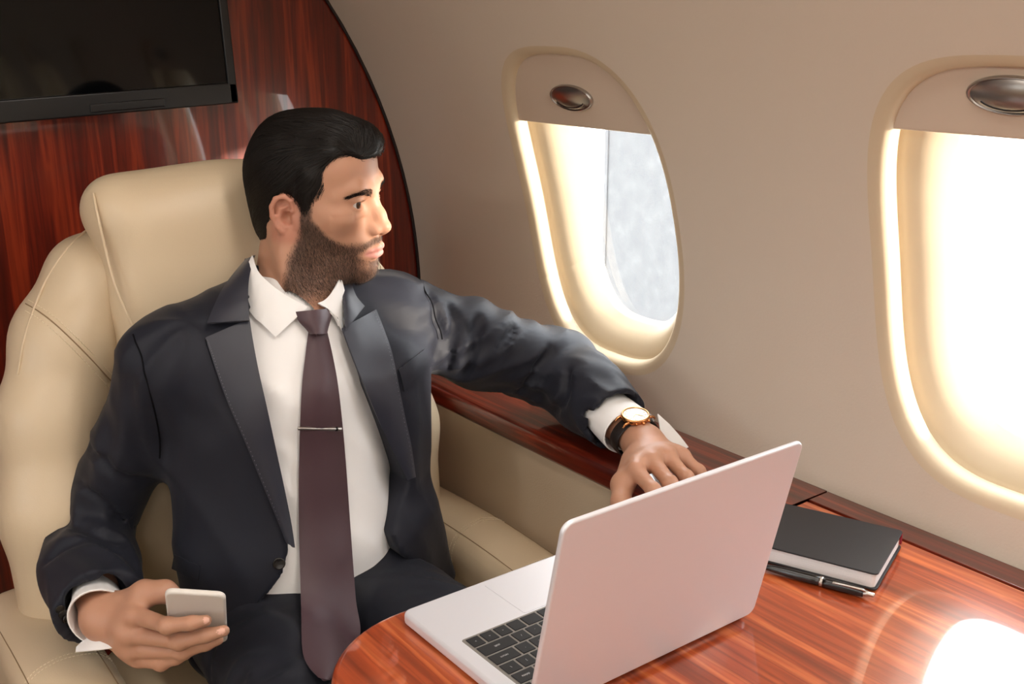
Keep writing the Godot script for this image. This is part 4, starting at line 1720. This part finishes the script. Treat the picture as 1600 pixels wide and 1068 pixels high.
# ---------------------------------------------------------------- clothes
class Cloth extends Field:
	var n1 := FastNoiseLite.new()
	var arms := []            # [a, b, fold depth]
	var trunk_fold := 0.0
	var trunk_dir := Vector3(1, 0.5, 0)
	func ready() -> Cloth:
		bumpy = true
		n1.seed = 31
		n1.frequency = 1.0
		n1.fractal_octaves = 1
		return self
	func bump(p: Vector3) -> float:
		var o := 0.0
		var w := 1.0
		for q in arms:
			var a: Vector3 = q[0]
			var b: Vector3 = q[1]
			var ba := b - a
			var t := clampf((p - a).dot(ba) / ba.length_squared(), 0.0, 1.0)
			var r := p - (a + ba * t)
			var d := r.length()
			if d < 0.11:
				var ax := ba.normalized()
				var u := ax.cross(Vector3(0.2, 0.3, 1.0)).normalized()
				var v := ax.cross(u)
				var fa := atan2(r.dot(v), r.dot(u))
				var s := t * ba.length()
				# slanting drag folds, sharp on one side
				var n := n1.get_noise_3d(s * 12.0 + 0.8 * cos(fa), 0.9 * sin(fa + 0.5) + s * 3.0, float(q[3]))
				var fold := 1.0 - absf(n) * 2.4
				var ww: float = smoothstep(0.11, 0.07, d)
				o += -float(q[2]) * fold * ww * w
				w *= 1.0 - ww
		if trunk_fold > 0.0 and w > 0.0:
			var m := n1.get_noise_3d(p.dot(trunk_dir) * 9.0, p.y * 2.6 + p.x * 1.5, p.z * 3.0)
			o += -trunk_fold * (1.0 - absf(m) * 2.2) * w
		return o

func trunk(f: Field, off: float, op := 0) -> void:
	f.ell(Vector3(0.600, -0.530, -1.338), Vector3(0.172 + off, 0.165 + off, 0.112 + off), 0.01, op)
	f.cap(Vector3(0.455, -0.430, -1.340), Vector3(0.748, -0.425, -1.340), 0.050 + off, 0.050 + off, 0.05, op)
	f.cap(Vector3(0.612, -0.385, -1.355), Vector3(0.47, -0.425, -1.348), 0.048 + off, 0.038 + off, 0.04, op)
	f.cap(Vector3(0.612, -0.385, -1.355), Vector3(0.745, -0.420, -1.348), 0.048 + off, 0.038 + off, 0.04, op)
	f.cap(Vector3(0.602, -0.400, -1.312), Vector3(0.600, -0.470, -1.300), 0.046 + off, 0.070 + off, 0.05, op)
	f.ell(Vector3(0.592, -0.700, -1.318), Vector3(0.158 + off, 0.17 + off, 0.112 + off), 0.05, op)
	f.ell(Vector3(0.590, -0.745, -1.292), Vector3(0.125 + off, 0.10 + off, 0.092 + off), 0.05, op)
	f.ell(Vector3(0.594, -0.830, -1.305), Vector3(0.165 + off, 0.09 + off, 0.118 + off), 0.05, op)

func jacket_field(carve: bool) -> Cloth:
	var f := Cloth.new().ready()
	f.cell = 0.0052
	f.lo = Vector3(0.20, -0.93, -1.56)
	f.hi = Vector3(1.16, -0.28, -1.02)
	trunk(f, 0.015)
	# padded shoulders
	f.cap(Vector3(0.445, -0.412, -1.342), Vector3(0.54, -0.395, -1.350), 0.050, 0.050, 0.03)
	f.cap(Vector3(0.770, -0.405, -1.342), Vector3(0.67, -0.392, -1.350), 0.050, 0.050, 0.03)
	f.cap(Vector3(0.50, -0.402, -1.346), Vector3(0.414, -0.405, -1.338), 0.036, 0.030, 0.014)
	f.cap(Vector3(0.70, -0.388, -1.346), Vector3(0.800, -0.394, -1.340), 0.036, 0.028, 0.014)
	# left front falls open beside him
	f.box(Vector3(0.752, -0.600, -1.262), Vector3(0.046, 0.16, 0.030), 0.028, 0.05, 0, Basis(Vector3.UP, 0.6))
	f.box(Vector3(0.752, -0.775, -1.235), Vector3(0.060, 0.085, 0.016), 0.015, 0.05, 0, Basis(Vector3.UP, 0.35) * Basis(Vector3.BACK, 0.35))
	var r_end := r_wrist.lerp(R_ELB, 0.085)
	var l_end := l_wrist.lerp(L_ELB, 0.30)
	f.chain([R_SHO, R_SHO.lerp(R_ELB, 0.45) + Vector3(0.010, 0, 0), R_ELB, R_ELB.lerp(r_end, 0.5), r_end], [0.056, 0.049, 0.057, 0.059, 0.057], 0.028)
	f.chain([L_SHO, L_SHO.lerp(L_ELB, 0.45), L_ELB, L_ELB.lerp(l_end, 0.5), l_end], [0.064, 0.063, 0.061, 0.057, 0.050], 0.030)
	f.arms = [[R_SHO, R_ELB, 0.0034, 3.0], [R_ELB, r_end, 0.0032, 9.0], [L_SHO, L_ELB, 0.0036, 5.0], [L_ELB, l_end, 0.0030, 7.5]]
	f.trunk_fold = 0.0022
	# sleeve ends cut square and hollowed
	for q in [[R_ELB, r_end, 0.0440], [L_ELB, l_end, 0.0445]]:
		var ax: Vector3 = (q[1] - q[0]).normalized()
		var bas := Basis(ax.cross(Vector3.UP).normalized(), ax, ax.cross(ax.cross(Vector3.UP)).normalized())
		f.box(q[1] + ax * 0.05, Vector3(0.09, 0.05, 0.09), 0.001, 0.003, 1, bas)
		f.cap(q[1] - ax * 0.012, q[1] + ax * 0.02, q[2], q[2], 0.002, 1)
	if carve:
		creases(f)
	return f

# drag folds of the sleeves: a furrow with a rise beside it
func creases(f: Cloth) -> void:
	var base := jacket_field(false)
	for q in [[[[134, 688], [160, 722], [195, 748], [238, 757]], 0.0050, 0.0005], [[[80, 800], [112, 820], [150, 832], [196, 846]], 0.0050, -0.0005], [[[70, 880], [100, 852], [140, 842], [180, 858]], 0.0045, 0.0], [[[120, 752], [150, 772], [185, 806], [215, 826]], 0.0040, 0.0],
		[[[672, 462], [682, 492], [692, 532]], 0.0050, 0.0], [[[704, 478], [712, 500], [706, 540], [700, 575]], 0.0045, 0.0], [[[748, 495], [745, 525], [736, 560], [722, 590]], 0.0060, -0.0005], [[[806, 512], [795, 528], [774, 552]], 0.0050, 0.0], [[[888, 578], [886, 600], [876, 630], [852, 658]], 0.0070, -0.0010], [[[860, 540], [848, 560], [830, 590], [812, 612]], 0.0050, 0.0]]:
		var pts := smooth(onto(base, q[0], q[2], 0.9, 1.9), 3)
		for i in pts.size() - 1:
			var e0: float = sin(PI * (i + 0.5) / (pts.size() + 0.0))
			f.cap(pts[i], pts[i + 1], q[1] * (0.35 + 0.65 * e0), q[1] * (0.35 + 0.65 * e0), 0.010, 1)

func seam_line(on: Cloth, pts: Array, parent: Node3D) -> void:
	var mb := MB.new()
	var path := smooth(onto(on, pts, 0.0, 0.9, 1.8), 6)
	for i in path.size():
		path[i] -= on.grad(path[i], 0.004) * (on.bump(path[i]) - 0.0002)
	mb.tube(path, PackedFloat32Array([0.0011]), 5)
	part(mb, "armhole_seam", M.seam_cloth, parent)

func open_front(f: Cloth, plain: Field) -> void:
	var edge := [[452, 395], [412, 400], [386, 428], [386, 500], [404, 600], [425, 700], [447, 800], [456, 858], [444, 902], [405, 942], [352, 967], [300, 975], [262, 985], [262, 1110], [740, 1110], [730, 935], [700, 915], [660, 893], [628, 868], [614, 838], [622, 800], [640, 752], [617, 698], [575, 605], [543, 520], [536, 455], [520, 425]]
	var poly := PackedVector2Array()
	for q in edge:
		var p := plain.meet(Vector3.ZERO, ray(q[0], q[1]), 0.9, 1.75)
		if q[1] > 1000:
			p = px(q[0], q[1], 1.38)
		poly.append(Vector2(p.x, p.y))
	f.front(poly, -1.36, 0.006, 1)

func sample(line_: Array, n: int) -> Array:
	var c := Curve2D.new()
	var o := []
	var pts := PackedVector2Array()
	for q in line_:
		pts.append(Vector2(q[0], q[1]))
	for k in n:
		var t := k / float(n - 1) * (pts.size() - 1)
		var i := mini(int(t), pts.size() - 2)
		o.append(pts[i].cubic_interpolate(pts[i + 1], pts[maxi(i - 1, 0)], pts[mini(i + 2, pts.size() - 1)], t - i))
	return o

# a piece of cloth lying on a shape: its outline runs between two edges, u across, v along
func patch(on: Field, ea: Array, eb: Array, n: int, m: int, lift: float, belly: float, thick: float, d0 := 0.9, d1 := 1.8) -> MB:
	var a := sample(ea, n)
	var b := sample(eb, n)
	var rows := []
	for j in n:
		var row := PackedVector3Array()
		for i in m:
			var u := i / float(m - 1)
			var q: Vector2 = a[j].lerp(b[j], u)
			var up := lift + belly * (1.0 - pow(2.0 * u - 1.0, 2.0))
			row.append(on.meet(Vector3.ZERO, ray(q.x, q.y), d0, d1, up))
		rows.append(row)
	return shell(rows, thick)

# gives a sheet of points a back and closed rims
func shell(rows: Array, thick: float) -> MB:
	var n := rows.size()
	var m: int = rows[0].size()
	var back := []
	for j in n:
		var row := PackedVector3Array()
		for i in m:
			var du: Vector3 = rows[j][mini(i + 1, m - 1)] - rows[j][maxi(i - 1, 0)]
			var dv: Vector3 = rows[mini(j + 1, n - 1)][i] - rows[maxi(j - 1, 0)][i]
			var nr := du.cross(dv).normalized()
			var p: Vector3 = rows[j][i]
			if nr.dot(p) < 0.0:
				nr = -nr
			row.append(p + nr * thick)
		back.append(row)
	var mb := MB.new()
	mb.grid(rows)
	mb.grid(back, false, true)
	var rim := []
	var rim2 := []
	var ring := []
	for i in m: ring.append([0, i])
	for j in range(1, n): ring.append([j, m - 1])
	for i in range(m - 2, -1, -1): ring.append([n - 1, i])
	for j in range(n - 2, 0, -1): ring.append([j, 0])
	var ra := PackedVector3Array()
	var rb := PackedVector3Array()
	for q in ring:
		ra.append(rows[q[0]][q[1]])
		rb.append(back[q[0]][q[1]])
	mb.grid([ra, rb], true, true)
	return mb

func disc_button(c: Vector3, nrm: Vector3, r: float) -> MB:
	var mb := MB.new()
	var b := Basis(nrm.cross(Vector3(0.3, 0.9, 0.1)).normalized(), nrm, Vector3.ZERO)
	b.z = b.x.cross(b.y)
	mb.lathe(Transform3D(b, c), [[0.0001, -0.001], [r * 0.9, -0.001], [r, 0.0006], [r * 0.92, 0.0016], [r * 0.75, 0.0014], [r * 0.6, 0.0008], [0.0001, 0.0008]], 18)
	return mb

func ring_cloth(a: Vector3, b: Vector3, prof: Array, wide: Vector3, squash: float) -> MB:
	# prof: [along 0..1, radius]; wide: direction of the longer axis
	var mb := MB.new()
	var ax := (b - a).normalized()
	var u := (wide - ax * wide.dot(ax)).normalized()
	var v := ax.cross(u)
	var rows := []
	for q in prof:
		var row := PackedVector3Array()
		for k in 40:
			var t := TAU * k / 40.0
			row.append(a + (b - a) * float(q[0]) + u * (cos(t) * q[1]) + v * (sin(t) * q[1] * squash))
		rows.append(row)
	mb.grid(rows, true)
	return mb

func person() -> void:
	pose()
	var t := thing("person", Vector3(0.6, FLOOR, -1.2), "man in dark suit holding a phone and looking out of the window", "person")
	var hf := body_skin(t)
	dress_head(t, hf)
	# ---- trousers
	var tr := Cloth.new().ready()
	tr.cell = 0.0075
	tr.lo = Vector3(0.26, -1.28, -1.47)
	tr.hi = Vector3(0.86, -0.68, -0.70)
	tr.ell(Vector3(0.592, -0.800, -1.305), Vector3(0.168, 0.105, 0.126))
	var kr := Vector3(0.415, -0.805, -0.86)
	var kl := Vector3(0.722, -0.805, -0.84)
	tr.chain([Vector3(0.515, -0.828, -1.275), kr, kr + Vector3(0, -0.42, 0.03)], [0.090, 0.072, 0.055], 0.04)
	tr.chain([Vector3(0.680, -0.828, -1.275), kl, kl + Vector3(0, -0.42, 0.03)], [0.090, 0.072, 0.055], 0.04)
	tr.box(Vector3(0.6, -0.56, -1.3), Vector3(0.4, 0.158, 0.3), 0.002, 0.004, 1)
	tr.arms = [[Vector3(0.50, -0.80, -1.25), kr, 0.0045, 2.0], [Vector3(0.69, -0.80, -1.25), kl, 0.0045, 6.0]]
	tr.trunk_fold = 0.003
	tr.build()
	var mb := MB.new()
	tr.into(mb)
	var o := part(mb, "trousers", M.trousers, t)
	tag(o, "dark suit trousers")
	for k in [kr, kl]:
		var sh := field(0.008, Vector3(-0.06, -0.02, -0.12), Vector3(0.06, 0.14, 0.22))
		sh.chain([Vector3(0, 0.03, -0.06), Vector3(0, 0.028, 0.06), Vector3(0.0, 0.026, 0.15)], [0.036, 0.038, 0.032], 0.02)
		sh.cap(Vector3(0, 0.03, -0.06), Vector3(0, 0.10, -0.05), 0.036, 0.04, 0.02)
		sh.box(Vector3(0, -0.10, 0), Vector3(0.2, 0.10, 0.4), 0.001, 0.002, 1)
		sh.build()
		mb = MB.new()
		sh.into(mb, Transform3D(Basis(), Vector3(k.x, FLOOR + 0.002, k.z + 0.03)))
		o = part(mb, "shoe", M.shoe, t)
	# ---- shirt, its collar and cuffs
	var st := Cloth.new().ready()
	st.cell = 0.006
	st.lo = Vector3(0.38, -0.93, -1.48)
	st.hi = Vector3(0.82, -0.32, -1.15)
	trunk(st, 0.0)
	st.trunk_fold = 0.0030
	st.trunk_dir = Vector3(0.9, 0.9, 0.0)
	st.ball(head_xf * Vector3(0, -0.11, -0.02), 0.062, 0.01, 1)
	st.build()
	mb = MB.new()
	st.into(mb)
	var shirt := part(mb, "shirt", M.shirt, t)
	tag(shirt, "white dress shirt")
	var cone := Field.new()
	trunk(cone, 0.0)
	cone.cap(Vector3(0.610, -0.440, -1.338), Vector3(0.624, -0.350, -1.336), 0.072, 0.0665, 0.03)
	part(patch(cone, [[394, 398], [402, 421], [419, 440], [447, 461], [481, 479]], [[374, 438], [383, 472], [396, 494], [412, 508], [431, 526]], 24, 9, 0.006, 0.003, 0.0022), "collar", M.shirt, shirt)
	part(patch(cone, [[497, 473], [508, 468], [518, 458], [528, 441], [532, 428]], [[519, 486], [527, 500], [535, 516], [540, 490], [541, 462]], 24, 9, 0.006, 0.002, 0.0022), "collar", M.shirt, shirt)
	# stand of the collar round the neck
	mb = MB.new()
	var rows := []
	for q in [[-0.006, 0.0], [0.0, 0.002], [0.0, 0.036], [-0.0012, 0.0375], [-0.003, 0.036], [-0.003, 0.0]]:
		var row := PackedVector3Array()
		for k in 48:
			var a := TAU * k / 48.0
			var c := Vector3(0.612, -0.425, -1.337).lerp(Vector3(0.622, -0.375, -1.336), q[1] / 0.05)
			var r: float = lerpf(0.0695, 0.066, q[1] / 0.04) + q[0]
			var dip := 0.022 * pow(maxf(0.0, cos(a)), 2.0)
			row.append(c + Vector3(sin(a) * r, 0.012 - dip, cos(a) * r * 1.02))
		rows.append(row)
	mb.grid(rows, true)
	part(mb, "collar_stand", M.shirt, shirt)
	var r_ax := (r_wrist - R_ELB).normalized()
	part(ring_cloth(r_wrist - r_ax * 0.055, r_wrist + r_ax * 0.006, [[0.0, 0.034], [0.5, 0.0390], [0.8, 0.0445], [0.97, 0.0480], [1.0, 0.0475], [0.99, 0.0450], [0.5, 0.036], [0.0, 0.032]], cu - cr * 0.9, 0.78), "cuff", M.shirt, shirt)
	# free corner of the turned back cuff below the wrist
	mb = shell([PackedVector3Array([px(126, 1003, 1.340), px(148, 988, 1.330), px(164, 986, 1.322)]), PackedVector3Array([px(119, 1010, 1.330), px(155, 1002, 1.316), px(182, 999, 1.312)]), PackedVector3Array([px(118, 1017, 1.322), px(158, 1014, 1.308), px(197, 1009, 1.308)])], 0.002)
	part(mb, "cuff_flap", M.shirt, shirt)
	var l_ax := (l_wrist - L_ELB).normalized()
	part(ring_cloth(l_wrist - l_ax * 0.115, l_wrist - l_ax * 0.036, [[0.0, 0.040], [0.5, 0.0425], [0.97, 0.0445], [1.0, 0.0440], [0.99, 0.0415], [0.5, 0.038], [0.0, 0.036]], Vector3(1, 0, 0.2), 0.82), "cuff", M.shirt, shirt)
	mb = shell([PackedVector3Array([px(1028, 646, 1.590), px(1046, 662, 1.588), px(1063, 681, 1.585), px(1076, 698, 1.582)]), PackedVector3Array([px(1030, 660, 1.578), px(1043, 676, 1.574), px(1055, 691, 1.572), px(1067, 702, 1.572)]), PackedVector3Array([px(1032, 678, 1.572), px(1040, 689, 1.568), px(1048, 698, 1.566), px(1057, 705, 1.566)])], 0.002)
	part(mb, "cuff_flap", M.shirt, shirt)
	# ---- jacket
	var plain := jacket_field(false)
	var jk := jacket_field(true)
	open_front(jk, plain)
	jk.build()
	mb = MB.new()
	jk.into(mb)
	var jacket := part(mb, "jacket", M.suit, t)
	tag(jacket, "dark charcoal suit jacket worn open")
	var lap := patch(plain, [[321, 527], [328, 549], [341, 588], [358, 634], [380, 684], [404, 742], [428, 800], [447, 848]], [[390, 497], [395, 530], [404, 578], [418, 640], [431, 700], [444, 760], [455, 815], [461, 855]], 40, 10, 0.0055, 0.0035, 0.0030)
	part(lap, "lapel", M.suit_lapel, jacket)
	lap = patch(plain, [[535, 512], [551, 556], [570, 603], [589, 650], [607, 690], [623, 722], [637, 750]], [[588, 483], [601, 516], [613, 552], [624, 605], [633, 650], [643, 696], [650, 745]], 40, 10, 0.0055, 0.0035, 0.0030)
	part(lap, "lapel", M.suit_lapel, jacket)
	lap = patch(plain, [[384, 404], [362, 430], [346, 453], [334, 478], [323, 504]], [[399, 398], [391, 425], [388, 450], [388, 475], [390, 500]], 24, 9, 0.0120, 0.0030, 0.0032)
	part(lap, "collar", M.suit_lapel, jacket)
	lap = patch(plain, [[530, 432], [534, 455], [537, 480], [540, 516]], [[541, 424], [549, 442], [557, 462], [570, 478]], 24, 9, 0.0070, 0.0030, 0.0032)
	part(lap, "collar", M.suit_lapel, jacket)
	lap = patch(plain, [[623, 577], [628, 592], [632, 611]], [[664, 545], [671, 556], [678, 568]], 8, 12, 0.0050, 0.0008, 0.0040)
	part(lap, "breast_pocket", M.suit, jacket)
	lap = patch(plain, [[272, 866], [270, 876], [268, 888]], [[312, 884], [311, 896], [309, 908]], 8, 10, 0.0022, 0.0008, 0.0026)
	part(lap, "pocket_flap", M.suit, jacket)
	for q in [[436, 880, 0.0085], [354, 963, 0.0078]]:
		var c := plain.meet(Vector3.ZERO, ray(q[0], q[1]), 0.9, 1.8, 0.001)
		part(disc_button(c, plain.grad(c, 0.004), q[2]), "button", M.button, jacket)
	for k in 4:
		var c := plain.meet(Vector3.ZERO, ray(94 + k * 4.2, 951 + k * 7.5), 0.9, 1.8, 0.0015)
		part(disc_button(c, plain.grad(c, 0.004), 0.0060), "sleeve_button", M.button, jacket)
	seam_line(plain, [[210, 524], [218, 548], [228, 585], [238, 631], [247, 680], [250, 715]], jacket)
	seam_line(plain, [[654, 436], [664, 456], [675, 480], [685, 508], [692, 530]], jacket)
	# stitched lapel edge
	mb = MB.new()
	for e in [sample([[324, 530], [331, 549], [344, 588], [361, 634], [383, 684], [407, 742], [430, 797], [448, 843]], 120), sample([[585, 488], [598, 518], [610, 553], [621, 605], [630, 650], [640, 696], [647, 742]], 90)]:
		for k in range(0, e.size() - 1, 2):
			var p0 := plain.meet(Vector3.ZERO, ray(e[k].x, e[k].y), 0.9, 1.8, 0.0072)
			var p1 := plain.meet(Vector3.ZERO, ray(e[k + 1].x, e[k + 1].y), 0.9, 1.8, 0.0072)
			mb.tube(PackedVector3Array([p0.lerp(p1, 0.15), p0.lerp(p1, 0.6)]), PackedFloat32Array([0.00035]), 4)
	o = part(mb, "pick_stitching", M.pick_stitch, jacket)
	o.set_meta("kind", "stuff")
	# ---- tie
	var lap_field := Field.new()
	trunk(lap_field, 0.0)
	lap_field.cap(Vector3(0.588, -0.74, -1.272), Vector3(0.578, -0.92, -1.238), 0.075, 0.082, 0.04)
	for i in tr.T.size():
		if tr.OP[i] == 0:
			lap_field._push(tr.T[i], 0, 0.06, tr.A[i], tr.B[i], tr.INV[i], tr.RA[i], tr.RB[i], tr.X[i])
	o = part(patch(lap_field, [[482, 516], [477, 556], [472, 600], [469, 660], [467, 740], [467, 820], [469, 900], [471, 960], [474, 1022], [497, 1058]], [[511, 516], [520, 556], [528, 600], [535, 660], [541, 730], [546, 800], [551, 870], [556, 935], [561, 1000], [516, 1062]], 60, 11, 0.0065, 0.0040, 0.0030), "tie", M.tie, t)
	tag(o, "plum satin necktie")
	part(patch(lap_field, [[459, 487], [467, 502], [478, 514], [484, 522]], [[519, 481], [518, 495], [514, 509], [511, 521]], 14, 13, 0.011, 0.011, 0.006), "knot", M.tie, o)
	mb = MB.new()
	var ca := lap_field.meet(Vector3.ZERO, ray(466, 669), 0.9, 1.8, 0.0115)
	var cb := lap_field.meet(Vector3.ZERO, ray(533, 670), 0.9, 1.8, 0.0115)
	ca = ca.lerp(cb, 0.0)
	mb.tube(line(ca, cb, 8), PackedFloat32Array([0.0026]), 8)
	var clip := part(mb, "tie_clip", M.steel, o)
	tag(clip, "slim silver tie clip")
	mb = MB.new()
	mb.tube(line(ca.lerp(cb, 0.86), ca.lerp(cb, 0.91), 3), PackedFloat32Array([0.0029]), 8)
	part(mb, "clip_band", M.button, o)
	watch(l_wrist, l_ax)
	phone()

func watch(w: Vector3, ax: Vector3) -> void:
	var c := w - ax * 0.022
	var up := (Vector3.UP * 1.0 - cf * 0.25)
	up = (up - ax * up.dot(ax)).normalized()
	var side := ax.cross(up)
	var t := thing("wristwatch", c, "gold rimmed wristwatch with white dial and dark leather strap", "watch")
	# strap all round
	var mb := MB.new()
	var rows := []
	for q in [[-0.0095, 0.0], [-0.0095, 0.0022], [0.0, 0.0030], [0.0095, 0.0022], [0.0095, 0.0]]:
		var row := PackedVector3Array()
		for k in 44:
			var a := TAU * k / 44.0
			row.append(c + ax * q[0] + side * (cos(a) * (0.0345 + q[1])) + up * (sin(a) * (0.0290 + q[1])))
		rows.append(row)
	mb.grid(rows, true)
	part(mb, "strap", M.strap, t)
	var top := c + up * 0.0300
	var xf := Transform3D(Basis(side, up, side.cross(up)), top)
	mb = MB.new()
	mb.lathe(xf, [[0.0001, 0.0], [0.0195, 0.0], [0.0212, 0.002], [0.0215, 0.0055], [0.0208, 0.0078], [0.0195, 0.0086], [0.0182, 0.0080], [0.0178, 0.0070], [0.0001, 0.0069]], 44)
	var case_ := part(mb, "case", M.gold, t)
	mb = MB.new()
	mb.lathe(xf, [[0.0178, 0.0072], [0.0001, 0.0072]], 40)
	var dial := part(mb, "dial", M.dial, t)
	mb = MB.new()
	for q in [[0.0, 0.008, 0.0045], [0.0072, -0.004, 0.004], [-0.0072, -0.004, 0.004]]:
		mb = MB.new()
		mb.lathe(xf * Transform3D(Basis(), Vector3(q[0], 0.0073, q[1])), [[q[2], 0.0], [q[2], 0.0003], [q[2] * 0.85, 0.0003], [q[2] * 0.85, 0.0]], 20)
		part(mb, "subdial_ring", M.steel, dial)
	for k in 12:
		mb = MB.new()
		var a := TAU * k / 12.0
		mb.rbox(xf * Transform3D(Basis(Vector3.UP, -a), Vector3(cos(a) * 0.0150, 0.0075, sin(a) * 0.0150)), Vector3(0.0016, 0.0002, 0.0004), 0.0)
		part(mb, "hour_mark", M.gold, dial)
	for q in [[0.6, 0.0085, 0.0006], [2.3, 0.0125, 0.0005]]:
		mb = MB.new()
		mb.rbox(xf * Transform3D(Basis(Vector3.UP, q[0]), Vector3.ZERO) * Transform3D(Basis(), Vector3(q[1] / 2, 0.0078, 0)), Vector3(q[1] / 2, 0.0002, q[2]), 0.0)
		part(mb, "watch_hand", M.gold, dial)
	for q in [-0.5, 0.0, 0.5]:
		var d := xf.basis * Vector3(sin(q), 0, cos(q))
		if d.dot(ax) < 0:
			d = xf.basis * Vector3(sin(q), 0, -cos(q))
		mb = MB.new()
		mb.tube(PackedVector3Array([top + up * 0.004 + d * 0.0205, top + up * 0.004 + d * 0.0240]), PackedFloat32Array([0.0024 if q == 0.0 else 0.0020]), 10)
		part(mb, "crown" if q == 0.0 else "pusher", M.gold, t)
	for s in [-1.0, 1.0]:
		for e in [-1.0, 1.0]:
			mb = MB.new()
			mb.tube(PackedVector3Array([top + up * 0.004 + side * (0.017 * s) + ax * (0.0105 * e), top + up * 0.002 + side * (0.0245 * s) + ax * (0.0105 * e), top - up * 0.002 + side * (0.0275 * s) + ax * (0.0105 * e)]), PackedFloat32Array([0.0022, 0.002, 0.0014]), 8)
			part(mb, "lug", M.gold, t)

func phone() -> void:
	var w := (cr * 0.98 - cu * 0.10 + cf * 0.14).normalized()
	var u := (cu * 0.68 + cr * 0.17 - cf * 0.714)
	u = (u - w * u.dot(w)).normalized()
	var nrm := w.cross(u)                # out of the back, towards us
	if nrm.dot(cf) > 0.0:
		nrm = -nrm
	var top := px(305, 924, 1.243)
	var c := top - u * 0.058
	var t := thing("smartphone", c, "white smartphone held upright in the man's right hand", "phone")
	var xf := Transform3D(Basis(w, nrm, w.cross(nrm)), c)
	var mb := MB.new()
	mb.slab(xf, round_rect(0.0700, 0.118, 0.010), -0.0038, 0.0038, 0.0030, 4)
	part(mb, "shell", M.phone_white, t)
	mb = MB.new()
	mb.slab(xf, round_rect(0.064, 0.112, 0.007), -0.0042, -0.0036, 0.0002, 1)
	part(mb, "screen", M.phone_glass, t)

func _ready() -> void:
	# ---- camera, daylight, exposure
	var yaw := deg_to_rad(YAW)
	var pit := deg_to_rad(PITCH)
	cf = Vector3(sin(yaw) * cos(pit), -sin(pit), -cos(yaw) * cos(pit))
	cr = Vector3(cos(yaw), 0, sin(yaw))
	cu = cr.cross(cf)
	var cam := Camera3D.new()
	cam.name = "camera"
	cam.basis = Basis(cr, cu, -cf)
	cam.fov = rad_to_deg(2.0 * atan(534.0 / FOC))
	cam.near = 0.02
	cam.far = 400.0
	cam.current = true
	add_child(cam)
	var env := Environment.new()
	env.background_mode = Environment.BG_COLOR
	env.background_color = Color(0.96, 0.98, 1.0)
	env.background_energy_multiplier = 6.5
	env.tonemap_mode = Environment.TONE_MAPPER_LINEAR
	env.tonemap_exposure = 1.44
	env.sdfgi_enabled = true
	env.ssao_enabled = true
	env.ssil_enabled = true
	var we := WorldEnvironment.new()
	we.name = "daylight"
	we.environment = env
	add_child(we)
	var sun := DirectionalLight3D.new()
	sun.name = "sun"
	sun.light_color = Color(1.0, 0.95, 0.88)
	sun.light_energy = 2.7
	sun.light_angular_distance = 3.0
	sun.shadow_enabled = true
	add_child(sun)
	sun.look_at_from_position(Vector3.ZERO, Vector3(-0.522, -0.125, -0.853), Vector3.UP)
	# ---- the cabin, then what stands in it
	materials()
	cabin()
	added_fill_lights()
	ledge_and_table()
	television()
	outside()
	seats()
	laptop()
	notebook()
	person()
